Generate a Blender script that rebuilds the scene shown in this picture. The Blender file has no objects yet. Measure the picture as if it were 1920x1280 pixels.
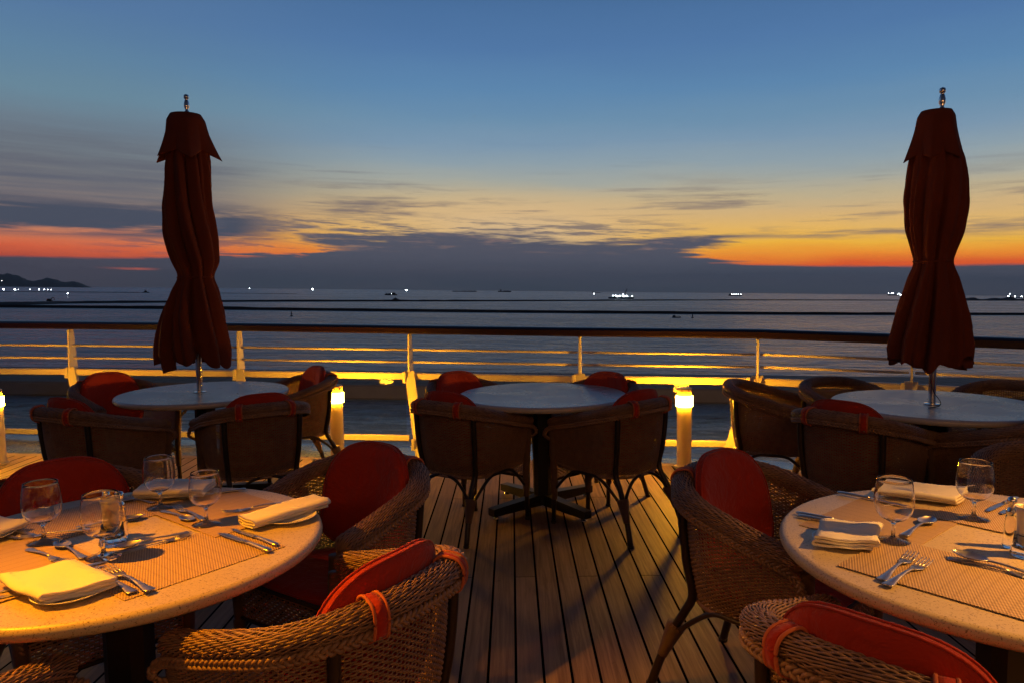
import bpy, math, random
import numpy as np
from mathutils import Vector, Matrix
random.seed(7); rng = np.random.default_rng(5)
SC = bpy.context.scene
COL = SC.collection
PI = math.pi; rad = math.radians

# ------------------------------------------------------------------ camera
PIT, ROL, CH, FPX = rad(4.6), rad(-.7), 1.46, 1368.0
cam_d = bpy.data.cameras.new('camera'); cam = bpy.data.objects.new('camera', cam_d); COL.objects.link(cam)
cr, sr, cp, sp = math.cos(ROL), math.sin(ROL), math.cos(PIT), math.sin(PIT)
right = Vector((cr, sr*sp, sr*cp)); up = Vector((-sr, cr*sp, cr*cp)); back = Vector((0, -cp, sp))
cam.matrix_world = Matrix(((right.x, up.x, back.x, 0), (right.y, up.y, back.y, 0), (right.z, up.z, back.z, CH), (0, 0, 0, 1)))
cam_d.sensor_width = 36; cam_d.lens = 36*FPX/1920; cam_d.clip_start = .05; cam_d.clip_end = 150000
SC.camera = cam
SC.view_settings.view_transform = 'Standard'; SC.view_settings.look = 'None'
SC.view_settings.exposure = 0; SC.view_settings.gamma = 1
SC.render.engine = 'CYCLES'
SC.cycles.max_bounces = 8; SC.cycles.transmission_bounces = 8; SC.cycles.transparent_max_bounces = 16
SC.cycles.caustics_reflective = False; SC.cycles.caustics_refractive = True
SC.cycles.sample_clamp_indirect = 4; SC.cycles.use_denoising = True

# the ship lies a little out of trim: the sea's own axes, seen from the deck
SX, SY, SZ = Vector((.999758, 0, -.022002)), Vector((-.000248, .999937, -.011256)), Vector((.022001, .011259, .999695))
SEA = Matrix(((SX.x, SY.x, SZ.x, 0), (SX.y, SY.y, SZ.y, 0), (SX.z, SY.z, SZ.z, CH), (0, 0, 0, 1))) @ Matrix.Translation((0, 0, -15))

def lin(r, g, b):
    f = lambda c: ((c/255+.055)/1.055)**2.4 if c > 10 else c/255/12.92
    return (f(r), f(g), f(b), 1)

# ------------------------------------------------------------------ node helpers
class NT:
    def __init__(s, nt): s.t = nt; s.x = 0
    def n(s, ty, **kw):
        nd = s.t.nodes.new(ty); s.x += 40; nd.location = (s.x, 0)
        for k, v in kw.items(): setattr(nd, k, v)
        return nd
    def put(s, sock, v):
        if v is None: return
        if hasattr(v, 'links') or isinstance(v, bpy.types.NodeSocket): s.t.links.new(v, sock)
        else: sock.default_value = v
    def m(s, op, a, b=None, c=None, clamp=False):
        nd = s.n('ShaderNodeMath', operation=op); nd.use_clamp = clamp
        for i, v in enumerate((a, b, c)): s.put(nd.inputs[i], v)
        return nd.outputs[0]
    def vm(s, op, a, b=None):
        nd = s.n('ShaderNodeVectorMath', operation=op); s.put(nd.inputs[0], a); s.put(nd.inputs[1], b)
        return nd.outputs['Value'] if op in ('DOT_PRODUCT', 'LENGTH') else nd.outputs['Vector']
    def xyz(s, v):
        nd = s.n('ShaderNodeSeparateXYZ'); s.put(nd.inputs[0], v); return nd.outputs
    def comb(s, x, y, z):
        nd = s.n('ShaderNodeCombineXYZ')
        for i, v in enumerate((x, y, z)): s.put(nd.inputs[i], v)
        return nd.outputs[0]
    def rng(s, v, a, b, c=0., d=1., smooth=False):
        nd = s.n('ShaderNodeMapRange'); nd.clamp = True
        if smooth: nd.interpolation_type = 'SMOOTHSTEP'
        for i, q in enumerate((v, a, b, c, d)): s.put(nd.inputs[i], q)
        return nd.outputs[0]
    def ramp(s, v, stops, interp='LINEAR'):
        nd = s.n('ShaderNodeValToRGB'); r = nd.color_ramp; r.interpolation = interp
        while len(r.elements) < len(stops): r.elements.new(.5)
        for e, (p, c) in zip(r.elements, stops): e.position = p; e.color = c
        s.put(nd.inputs[0], v); return nd.outputs[0]
    def mix(s, f, a, b, mode='MIX'):
        nd = s.n('ShaderNodeMix', data_type='RGBA', blend_type=mode); nd.clamp_factor = True
        s.put(nd.inputs[0], f); s.put(nd.inputs[6], a); s.put(nd.inputs[7], b)
        return nd.outputs[2]
    def noise(s, vec, scale, detail=2., rough=.5, dist=0., out='Fac'):
        nd = s.n('ShaderNodeTexNoise'); s.put(nd.inputs['Vector'], vec)
        for k, v in (('Scale', scale), ('Detail', detail), ('Roughness', rough), ('Distortion', dist)): s.put(nd.inputs[k], v)
        return nd.outputs[out]
    def curve(s, v, pts):
        nd = s.n('ShaderNodeFloatCurve'); c = nd.mapping.curves[0]
        while len(c.points) < len(pts): c.points.new(.5, .5)
        for p, (x, y) in zip(c.points, pts): p.location = (x, y)
        nd.mapping.update(); s.put(nd.inputs['Value'], v); return nd.outputs[0]
    def bump(s, h, strength=.3, dist=.01, nrm=None):
        nd = s.n('ShaderNodeBump'); s.put(nd.inputs['Height'], h); nd.inputs['Strength'].default_value = strength
        nd.inputs['Distance'].default_value = dist; s.put(nd.inputs['Normal'], nrm); return nd.outputs[0]

# ------------------------------------------------------------------ world: dusk sky after sunset
W = bpy.data.worlds.new('World'); SC.world = W; W.use_nodes = True
t = NT(W.node_tree); W.node_tree.nodes.clear()
d = t.n('ShaderNodeTexCoord').outputs['Generated']
sx = t.vm('DOT_PRODUCT', d, tuple(SX)); sy = t.vm('DOT_PRODUCT', d, tuple(SY)); sz = t.vm('DOT_PRODUCT', d, tuple(SZ))
e = t.m('MULTIPLY', t.m('ARCSINE', t.m('MINIMUM', t.m('MAXIMUM', sz, -1.), 1.)), 180/PI)       # elevation, degrees
a = t.m('MULTIPLY', t.m('ARCTAN2', sx, sy), 180/PI)                                          # azimuth, degrees
# a gentle warp
wv = t.comb(t.m('MULTIPLY', a, .055), t.m('MULTIPLY', e, .35), 0.)
w1 = t.m('SUBTRACT', t.noise(wv, 1.0, 4, .6), .5)
ee = t.m('ADD', e, t.m('MULTIPLY', w1, 1.6))
pos = t.m('DIVIDE', ee, 30., clamp=True)
P = lambda deg: deg/30
cen = t.ramp(pos, [(P(0), lin(235,88,40)), (P(2.1), lin(240,98,42)), (P(2.8), lin(254,150,48)), (P(3.6), lin(252,190,66)), (P(4.6), lin(240,190,104)),
                   (P(5.9), lin(220,184,128)), (P(7.2), lin(196,180,146)), (P(8.4), lin(168,172,164)), (P(9.7), lin(146,164,174)), (P(11.2), lin(126,154,178)), (P(12.8), lin(110,146,176)), (P(15), lin(94,136,176)), (P(18), lin(82,121,168)), (P(21), lin(74,112,158)), (P(29), lin(50,80,126))])
lef = t.ramp(pos, [(P(0), lin(190,74,56)), (P(1.9), lin(196,82,60)), (P(2.6), lin(228,104,66)), (P(3.3), lin(224,126,86)), (P(4.4), lin(190,138,112)),
                   (P(5.8), lin(150,132,122)), (P(7.2), lin(128,126,126)), (P(8.8), lin(122,132,138)), (P(10.6), lin(114,132,146)), (P(12.6), lin(106,138,158)), (P(15), lin(96,132,162)), (P(18), lin(86,121,162)), (P(21), lin(80,114,156)), (P(29), lin(52,82,124))])
sky = t.mix(t.rng(a, -30., -6., smooth=True), lef, cen)
# the right end is a touch duller towards the edge, the middle yellower
sky = t.mix(t.m('MULTIPLY', t.rng(a, 16., 0., smooth=True), t.m('MULTIPLY', t.rng(a, -16., 0., smooth=True), t.rng(e, 8., 5.5))), sky, lin(224,190,142))
sv = t.comb(t.m('MULTIPLY', a, .05), t.m('MULTIPLY', e, .62), 3.3)
streak = t.noise(sv, 1.6, 7, .62, .25)
sv2 = t.comb(t.m('MULTIPLY', t.m('ADD', a, t.m('MULTIPLY', e, 1.3)), .03), t.m('MULTIPLY', e, .9), 9.1)
streak2 = t.noise(sv2, 2.2, 6, .6, .3)
cl_hi = t.mix(t.rng(a, -24., 0.), lin(88,90,104), lin(116,106,112))
# thin wisps between 4 and 9 degrees
wband = t.m('MULTIPLY', t.rng(e, 3.2, 4.6, smooth=True), t.rng(e, 9.5, 5.8, smooth=True))
wisp = t.m('MULTIPLY', t.rng(streak, .5, .68, smooth=True), wband)
sky = t.mix(t.m('MULTIPLY', wisp, .8), sky, cl_hi)
wisp2 = t.m('MULTIPLY', t.rng(streak2, .56, .74, smooth=True), t.m('MULTIPLY', t.rng(e, 2.6, 4.2, smooth=True), t.rng(e, 12.5, 7., smooth=True)))
sky = t.mix(t.m('MULTIPLY', wisp2, .5), sky, cl_hi)
# grey veil and cloud bars on the left
lm = t.rng(a, -15., -27., smooth=True)
veil = t.m('MULTIPLY', lm, t.m('MULTIPLY', t.rng(e, 3.6, 6., smooth=True), t.rng(e, 12.5, 8., smooth=True)))
sky = t.mix(t.m('MULTIPLY', veil, t.rng(streak2, .3, .62, .25, .85)), sky, lin(96,100,114))
bar = t.m('MULTIPLY', t.rng(a, -16., -21., smooth=True), t.m('MULTIPLY', t.rng(e, 3.0, 3.8, smooth=True), t.rng(e, 6.3, 5.2, smooth=True)))
sky = t.mix(t.m('MULTIPLY', bar, t.rng(streak, .34, .52, .0, 1., smooth=True)), sky, lin(76,82,98))
# the cloud bank on the horizon; its top as a function of azimuth
an = t.m('DIVIDE', t.m('ADD', a, 45.), 90., clamp=True)
A_ = lambda g: (g+45)/90
ec = lambda pts: t.m('MULTIPLY', t.curve(an, [(A_(g), v/10) for g, v in pts]), 10.)
lowtop = ec([(-45, 1.8), (-35, 1.9), (-26, 2.05), (-18, 2.5), (-12.5, 2.9), (0, 3.2), (12.5, 3.1), (14.5, 2.75), (17, 2.3), (20, 2.08), (35, 1.95), (45, 1.95)])
lobU = ec([(-45, 2.5), (-20, 3.6), (-17.5, 4.25), (-10, 4.5), (0, 4.35), (5, 4.1), (10, 4.2), (14, 4.4), (19, 4.5), (23, 4.4), (45, 4.2)])
lobL = ec([(-45, 4.5), (-17.8, 4.5), (-15.5, 3.7), (-12.5, 2.7), (-9, 2.2), (10, 2.2), (13, 2.85), (15, 3.45), (19, 4.35), (22, 4.6), (45, 4.6)])
bn = t.noise(t.comb(t.m('MULTIPLY', a, .10), t.m('MULTIPLY', e, .9), 1.7), 1.5, 8, .62, .4)
fine = t.noise(t.comb(t.m('MULTIPLY', a, .22), t.m('MULTIPLY', t.m('ADD', e, t.m('MULTIPLY', a, .02)), 2.6), 4.4), 1.3, 6, .65, .35)
bnf = t.m('ADD', t.m('ADD', t.m('SUBTRACT', bn, .5), t.m('MULTIPLY', t.m('SUBTRACT', streak2, .5), .5)), t.m('MULTIPLY', t.m('SUBTRACT', fine, .5), .6))
crisp = t.m('MULTIPLY', t.rng(a, -30., -14.), t.rng(a, 20., 12.))
e1 = t.m('ADD', lowtop, t.m('MULTIPLY', bnf, t.m('ADD', .35, t.m('MULTIPLY', crisp, 1.5))))
b1 = t.rng(t.m('SUBTRACT', e1, e), -.12, .14, smooth=True)
b2 = t.m('MULTIPLY', t.rng(t.m('SUBTRACT', t.m('ADD', lobU, t.m('MULTIPLY', bnf, 2.6)), e), -.3, .5, smooth=True), t.rng(t.m('SUBTRACT', e, t.m('ADD', lobL, t.m('MULTIPLY', bnf, 2.6))), -.35, .45, smooth=True))
bank = t.m('MAXIMUM', b1, b2)
bcol = t.ramp(t.m('DIVIDE', e, 5., clamp=True), [(0., lin(62,72,86)), (.25, lin(68,76,92)), (.5, lin(82,86,101)), (.8, lin(88,90,104)), (1., lin(112,108,116))])
bcol = t.mix(t.m('MULTIPLY', t.rng(a, -18., -30.), .5), bcol, lin(80,72,84))
bcol = t.mix(t.rng(streak, .35, .7, 0., .28), bcol, lin(96,92,104))
# small burning gaps low in the bank on the left
gp = t.m('MULTIPLY', t.m('MULTIPLY', t.rng(a, -30., -28.), t.rng(a, -25.5, -27.)), t.m('MULTIPLY', t.rng(e, 1.15, 1.24), t.rng(e, 1.38, 1.28)))
bcol = t.mix(t.m('MULTIPLY', gp, t.rng(bn, .4, .55)), bcol, lin(206,104,84))
lay = t.m('MULTIPLY', t.m('MULTIPLY', t.rng(a, -27., -18., smooth=True), t.rng(a, 16., 8., smooth=True)), t.m('MULTIPLY', t.rng(e, 3.7, 4.2, smooth=True), t.rng(e, 6.0, 4.9, smooth=True)))
sky = t.mix(t.m('MULTIPLY', lay, t.rng(fine, .46, .6, 0., .75, smooth=True)), sky, lin(98,96,108))
pat = t.m('MULTIPLY', t.m('MULTIPLY', t.rng(a, -31., -27.), t.rng(a, -9., -14.)), t.m('MULTIPLY', t.rng(e, 2.1, 2.6), t.rng(e, 4.6, 3.6)))
sky = t.mix(t.m('MULTIPLY', pat, t.rng(fine, .48, .6, 0., .6, smooth=True)), sky, lin(112,90,100))
sky = t.mix(bank, sky, bcol)
sky = t.mix(t.m('MULTIPLY', bank, t.m('MULTIPLY', t.rng(fine, .56, .7, 0., .35), t.rng(e, 2.4, 3.4))), sky, lin(196,150,124))
# overhead and astern the sky is already night-blue
dark = t.m('MULTIPLY', t.rng(e, 20., 60., 1., .3), t.rng(sy, .1, -.6, 1., .45, smooth=True))
sky = t.mix(t.rng(sy, .35, -.25, smooth=True), sky, lin(58,66,86))
bg = t.n('ShaderNodeBackground'); t.put(bg.inputs[0], sky); t.put(bg.inputs[1], dark)
t.put(t.n('ShaderNodeOutputWorld').inputs[0], bg.outputs[0])

# the last glow of the sun, just over the horizon to the right
sun_d = bpy.data.lights.new('sun', 'SUN'); sun_d.energy = .012; sun_d.angle = rad(14); sun_d.color = (1, .5, .22)
sun = bpy.data.objects.new('sun', sun_d); COL.objects.link(sun); sun.rotation_euler = (rad(-86), 0, rad(-24))
# warm lamps out of view; the area light is an added fill
def spot(name, loc, aim, power, col, size, blend, r):
    L = bpy.data.lights.new(name, 'SPOT'); L.energy = power; L.color = col; L.spot_size = rad(size); L.spot_blend = blend; L.shadow_soft_size = r
    o = bpy.data.objects.new(name, L); COL.objects.link(o); o.location = loc
    o.rotation_euler = (Vector(aim)-Vector(loc)).to_track_quat('-Z', 'Y').to_euler(); return o
spot('deck_lamp', (-2.0, 1.7, 2.5), (-.80, 1.62, .7), 440, (1, .335, .002), 53, 1., .03)
spot('hull_floodlight', (0, 10, -3), (-2, 110, -17), 42000, (1, .66, .44), 130, 1., .3)
spot('deck_lamp', (2.8, 1.5, 2.6), (1.68, 1.55, .7), 600, (1, .42, .07), 52, 1., .03)
fl = bpy.data.lights.new('warm_fill', 'AREA'); fl.energy = 36; fl.color = (1, .45, .17); fl.shape = 'RECTANGLE'; fl.size = 6; fl.size_y = .5  # added warm fill behind the camera, lifts the deck and chairs
flo = bpy.data.objects.new('warm_fill', fl); COL.objects.link(flo); flo.location = (1.0, -2.2, 2.5)
flo.rotation_euler = (Vector((0, 3, .6))-Vector(flo.location)).to_track_quat('-Z', 'Y').to_euler()

# ------------------------------------------------------------------ materials
MATS = {}
def mat(name, col=(.5,.5,.5), rough=.5, metal=0., spec=None, fn=None, **kw):
    if name in MATS: return MATS[name]
    m = bpy.data.materials.new(name); m.use_nodes = True; q = NT(m.node_tree)
    b = m.node_tree.nodes['Principled BSDF']
    b.inputs['Base Color'].default_value = (*col[:3], 1); b.inputs['Roughness'].default_value = rough; b.inputs['Metallic'].default_value = metal
    if spec is not None: b.inputs['Specular IOR Level'].default_value = spec
    for k, v in kw.items(): b.inputs[k.replace('_', ' ')].default_value = v
    if fn: fn(q, b)
    MATS[name] = m; return m
def objco(q): return q.n('ShaderNodeTexCoord').outputs['Object']

def f_wicker(q, b):
    co = objco(q); n = q.noise(co, 30, 3, .6); n2 = q.noise(co, 4, 2)
    c = q.ramp(q.m('ADD', q.m('MULTIPLY', n, .7), q.m('MULTIPLY', n2, .3)), [(.3, (.15,.080,.046,1)), (.5, (.27,.155,.092,1)), (.72, (.38,.23,.135,1))])
    inf = q.n('ShaderNodeObjectInfo').outputs['Random']
    c = q.mix(q.m('MULTIPLY', inf, .25), c, (.12,.07,.045,1))
    q.put(b.inputs['Base Color'], c); q.put(b.inputs['Roughness'], q.rng(n, .3, .7, .38, .6))
    q.put(b.inputs['Normal'], q.bump(q.noise(co, 400, 2), .25, .001))
wicker = mat('wicker', fn=f_wicker)
wicker_core = mat('wicker_core', (.035,.02,.013), .7)
def f_rods(q, b):
    co = objco(q); z = q.xyz(co)[2]
    w = q.m('SINE', q.m('MULTIPLY', z, 1400))
    q.put(b.inputs['Base Color'], q.mix(q.noise(co, 25, 2), (.10,.055,.035,1), (.2,.12,.075,1)))
    q.put(b.inputs['Normal'], q.bump(w, .7, .0015))
wrap = mat('wicker_wrap', rough=.55, fn=f_rods)
legm = mat('dark_leg', (.022,.014,.011), .35)
def f_cloth(q, b):
    co = objco(q); n = q.noise(co, 6, 3, .6); f = q.noise(co, 900, 1)
    q.put(b.inputs['Base Color'], q.mix(n, (.34,.020,.006,1), (.44,.034,.010,1)))
    q.put(b.inputs['Normal'], q.bump(f, .35, .001, q.bump(q.noise(co, 11, 4, .6, .5), .6, .03)))
cushion = mat('red_canvas', rough=.85, spec=.2, fn=f_cloth, Sheen_Weight=.15)
pipe_m = mat('orange_piping', (.50,.12,.04), .8)
def f_umb(q, b):
    co = objco(q); n = q.noise(co, 3, 4, .6); f = q.noise(co, 500, 1)
    q.put(b.inputs['Base Color'], q.mix(n, (.11,.024,.011,1), (.18,.044,.02,1)))
    q.put(b.inputs['Normal'], q.bump(f, .3, .001))
umbm = mat('umbrella_canvas', rough=.9, spec=.15, fn=f_umb)
chrome = mat('chrome', (.72,.72,.72), .16, 1.)
def f_cut(q, b):
    q.put(b.inputs['Roughness'], q.rng(q.noise(objco(q), 60, 3), .3, .7, .26, .42))
steel = mat('cutlery_steel', (.52,.51,.50), .18, 1., fn=f_cut)
def f_stone(q, b):
    co = objco(q); sp_ = q.noise(co, 210, 3, .7); s2 = q.noise(co, 75, 4, .7); n = q.noise(co, 5, 5, .6)
    c = q.mix(n, (.46,.37,.22,1), (.58,.48,.30,1))
    c = q.mix(q.rng(sp_, .57, .64), c, (.18,.12,.07,1)); c = q.mix(q.rng(s2, .64, .72, 0, .6), c, (.72,.66,.58,1))
    q.put(b.inputs['Base Color'], c); q.put(b.inputs['Roughness'], q.rng(n, .3, .7, .34, .46))
    q.put(b.inputs['Normal'], q.bump(s2, .06, .002))
stone = mat('speckled_stone', rough=.35, fn=f_stone)
def f_stone2(q, b):
    co = objco(q); n = q.noise(co, 4, 5, .65, .6)
    q.put(b.inputs['Base Color'], q.mix(n, (.42,.39,.37,1), (.56,.52,.49,1))); q.put(b.inputs['Roughness'], q.rng(n, .3, .7, .22, .38))
stone2 = mat('pale_stone', rough=.28, fn=f_stone2)
blackm = mat('black_metal', (.008,.008,.009), .45)
def f_mat(q, b):
    co = objco(q); s = q.xyz(co); k = 900.
    wx = q.m('SINE', q.m('MULTIPLY', s[0], k)); wy = q.m('SINE', q.m('MULTIPLY', s[1], k*.5))
    h = q.m('MULTIPLY', wx, wy)
    rib = q.m('SINE', q.m('MULTIPLY', s[0], 180.))
    c = q.mix(q.rng(h, -.7, .7), (.24,.15,.07,1), (.66,.47,.23,1))
    c = q.mix(q.rng(rib, .8, .95, 0, .2), c, (.2,.12,.06,1))
    q.put(b.inputs['Base Color'], c); q.put(b.inputs['Normal'], q.bump(h, .7, .0012))
placemat_m = mat('woven_vinyl', rough=.5, fn=f_mat)
def f_nap(q, b):
    co = objco(q); f = q.noise(co, 700, 1)
    q.put(b.inputs['Base Color'], (.80,.76,.66,1)); q.put(b.inputs['Normal'], q.bump(f, .2, .001, q.bump(q.noise(co, 14, 3, .6), .5, .012)))
napm = mat('cream_linen', rough=.85, spec=.2, fn=f_nap)
china = mat('white_china', (.82,.80,.76), .15)
def thin_glass(name, tint, refl=1.0):
    m = bpy.data.materials.new(name); m.use_nodes = True; q = NT(m.node_tree); out = m.node_tree.nodes['Material Output']
    m.node_tree.nodes.remove(m.node_tree.nodes['Principled BSDF'])
    tr = q.n('ShaderNodeBsdfTransparent'); tr.inputs[0].default_value = tint
    gl = q.n('ShaderNodeBsdfGlossy'); gl.inputs['Roughness'].default_value = .02
    fr = q.n('ShaderNodeFresnel'); fr.inputs[0].default_value = 1.45
    mx = q.n('ShaderNodeMixShader'); q.put(mx.inputs[0], q.m('MULTIPLY', fr.outputs[0], refl)); q.put(mx.inputs[1], tr.outputs[0]); q.put(mx.inputs[2], gl.outputs[0])
    q.put(out.inputs[0], mx.outputs[0]); return m
glass = mat('clear_glass', (1,1,1), .0, Transmission_Weight=1.0, IOR=1.45)
screen_glass = thin_glass('smoked_glass', (.93,.90,.86,1), .15)
frost = mat('frosted_cup', (.85,.80,.72), .35, Transmission_Weight=.35)
def f_paint(q, b):
    co = objco(q); n = q.noise(co, 9, 5, .7); r = q.noise(co, 26, 6, .75, .4); big = q.noise(co, 1.2, 2)
    c = q.mix(n, (.66,.60,.50,1), (.78,.73,.64,1))
    rust = q.rng(q.m('ADD', r, q.m('MULTIPLY', big, .25)), .80, .86)
    c = q.mix(rust, c, (.22,.10,.04,1))
    q.put(b.inputs['Base Color'], c); q.put(b.inputs['Normal'], q.bump(r, .12, .002)); q.put(b.inputs['Roughness'], q.rng(n, .3, .7, .42, .6))
paint = mat('cream_paint', rough=.4, fn=f_paint)
def f_rail(q, b):
    co = objco(q); q.put(b.inputs['Base Color'], q.mix(q.noise(co, 3, 4, .6), (.70,.62,.50,1), (.78,.71,.60,1)))
rail_paint = mat('cream_rail_paint', rough=.62, fn=f_rail)
def f_wood(q, b):
    s = q.xyz(objco(q)); g = q.noise(q.comb(q.m('MULTIPLY', s[0], 1.), q.m('MULTIPLY', s[1], 20.), q.m('MULTIPLY', s[2], 20.)), 2, 5, .6)
    q.put(b.inputs['Base Color'], q.mix(g, (.010,.003,.002,1), (.022,.007,.004,1))); q.put(b.inputs['Roughness'], .3)
varnish = mat('varnished_rail', rough=.3, fn=f_wood)
def f_deck(q, b):
    s = q.xyz(objco(q)); pw = .1045
    px = q.m('DIVIDE', q.m('ADD', s[0], .0), pw); idx = q.m('FLOOR', px); fr = q.m('FRACT', px)
    seam = q.m('ADD', q.m('LESS_THAN', fr, .05), q.m('GREATER_THAN', fr, .95), clamp=True)
    md = q.m('FLOORED_MODULO', idx, 3.); off = q.m('MULTIPLY', md, 1.33)
    yy = q.m('DIVIDE', q.m('ADD', q.m('ADD', s[1], .47), off), 4.0); yf = q.m('FRACT', yy); jy = q.m('LESS_THAN', yf, .0011)
    seam = q.m('MAXIMUM', seam, jy)
    pid = q.n('ShaderNodeTexWhiteNoise', noise_dimensions='2D'); q.put(pid.inputs['Vector'], q.comb(idx, q.m('FLOOR', yy), 0.)); rv = pid.outputs['Value']
    gv = q.comb(q.m('ADD', q.m('MULTIPLY', s[0], 60.), q.m('MULTIPLY', rv, 50.)), q.m('MULTIPLY', s[1], 2.2), rv)
    g = q.noise(gv, 1., 6, .65, .6); big = q.noise(objco(q), 1.3, 4, .6); st = q.noise(objco(q), 9., 4, .7)
    c = q.mix(q.rng(g, .33, .67), (.18,.108,.072,1), (.46,.315,.22,1))
    c = q.mix(q.rng(rv, 0., .4, .55, 0.), c, (.11,.066,.046,1)); c = q.mix(q.rng(rv, .65, 1., 0., .5), c, (.38,.27,.20,1))
    c = q.mix(q.rng(big, .35, .7, 0., .4), c, (.16,.11,.085,1)); c = q.mix(q.rng(st, .66, .74, 0., .55), c, (.09,.06,.045,1))
    c = q.mix(seam, c, (.002,.002,.002,1))
    q.put(b.inputs['Base Color'], c); q.put(b.inputs['Roughness'], q.rng(g, .3, .7, .5, .68)); q.put(b.inputs['Specular IOR Level'], q.m('SUBTRACT', .35, q.m('MULTIPLY', seam, .35)))
    h = q.m('SUBTRACT', q.m('MULTIPLY', g, .25), q.m('MULTIPLY', seam, 1.)); q.put(b.inputs['Normal'], q.bump(h, .5, .004))
deckm = mat('teak_planking', rough=.6, fn=f_deck)
def f_margin(q, b):
    co = objco(q); n = q.noise(co, 12, 5, .6)
    q.put(b.inputs['Base Color'], q.mix(n, (.2,.14,.1,1), (.34,.26,.2,1)))
margin_m = mat('teak_margin', rough=.55, fn=f_margin)
def f_gut(q, b):
    co = objco(q); n = q.noise(co, 3, 5, .7); r = q.noise(co, 22, 4, .7)
    q.put(b.inputs['Base Color'], q.mix(n, (.05,.075,.10,1), (.10,.135,.17,1))); q.put(b.inputs['Roughness'], q.rng(n, .35, .65, .08, .4)); q.put(b.inputs['Normal'], q.bump(r, .3, .004))
gutter_m = mat('blue_steel_paint', rough=.25, fn=f_gut)
def f_sea(q, b):
    co = objco(q); s = q.xyz(co)
    d2 = q.vm('LENGTH', co)
    v1 = q.comb(q.m('MULTIPLY', s[0], .45), s[1], 0.)
    rip = q.noise(v1, .9, 5, .6, .3); swell = q.noise(v1, .13, 6, .62, .5); slick = q.noise(q.comb(q.m('MULTIPLY', s[0], .25), s[1], 4.), .012, 5, .6, .6)
    far = q.rng(d2, 150., 3000., 1., .6)
    h = q.m('ADD', q.m('MULTIPLY', rip, .55), q.m('MULTIPLY', swell, 4.5))
    bp = q.n('ShaderNodeBump'); bp.inputs['Distance'].default_value = 4.0; q.put(bp.inputs['Height'], h)
    q.put(bp.inputs['Strength'], q.m('MULTIPLY', far, q.rng(slick, .35, .65, .55, 1.)))
    q.put(b.inputs['Normal'], bp.outputs[0]); rp2 = q.noise(q.comb(q.m('MULTIPLY', s[0], .28), s[1], 2.), .20, 5, .65, .4); rp3 = q.noise(q.comb(q.m('MULTIPLY', s[0], .5), s[1], 5.), .75, 3, .6)
    near = q.rng(d2, 120., 700., 1., .25); rr_ = q.m('ADD', q.m('MULTIPLY', q.m('SUBTRACT', rp2, .5), q.m('MULTIPLY', near, .95)), q.m('MULTIPLY', q.m('SUBTRACT', rp3, .5), q.m('MULTIPLY', near, .5)))
    q.put(b.inputs['Roughness'], q.m('ADD', q.rng(slick, .3, .7, .24, .33), rr_, clamp=True))
seam_ = mat('sea_water', (.34,.48,.58), .15, fn=f_sea, IOR=1.65)
def f_quay(q, b):
    co = objco(q); s = q.xyz(co); n = q.noise(co, .6, 5, .6)
    jx = q.m('LESS_THAN', q.m('FRACT', q.m('DIVIDE', s[0], 1.75)), .07)
    c = q.mix(n, (.20,.155,.125,1), (.30,.24,.20,1))
    jy = q.m('LESS_THAN', q.m('FRACT', q.m('DIVIDE', q.m('ADD', s[1], 1.2), 4.)), .05)
    c = q.mix(q.m('MULTIPLY', q.m('MAXIMUM', jx, jy), q.m('GREATER_THAN', s[1], 1.)), c, (.05,.04,.035,1))
    q.put(b.inputs['Base Color'], c)
quay_m = mat('quay_concrete', rough=.8, fn=f_quay)
def f_hill(q, b):
    co = objco(q); q.put(b.inputs['Base Color'], q.mix(q.noise(co, .01, 5, .6), (.05,.075,.06,1), (.10,.115,.09,1)))
hillm = mat('wooded_hills', rough=.95, fn=f_hill)
def f_rock(q, b):
    co = objco(q); q.put(b.inputs['Base Color'], q.mix(q.noise(co, .3, 5, .6), (.02,.02,.022,1), (.055,.05,.048,1)))
rockm = mat('dark_rock', rough=.9, fn=f_rock)
hullm = mat('dark_hull', (.03,.032,.038), .6); shipw = mat('ship_white', (.35,.36,.38), .6)
def emit(name, col, st):
    m = bpy.data.materials.new(name); m.use_nodes = True; b = m.node_tree.nodes['Principled BSDF']
    b.inputs['Base Color'].default_value = (.8,.8,.8,1); b.inputs['Emission Color'].default_value = (*col, 1); b.inputs['Emission Strength'].default_value = st; return m
bollard_lit = emit('bollard_lamp', (1, .41, .012), 390)
lampw = emit('ship_lamp', (.85, .95, 1), 45); lampy = emit('shore_lamp', (1, .85, .65), 25)
rope_m = mat('grey_cord', (.03,.03,.03), .8)

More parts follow.
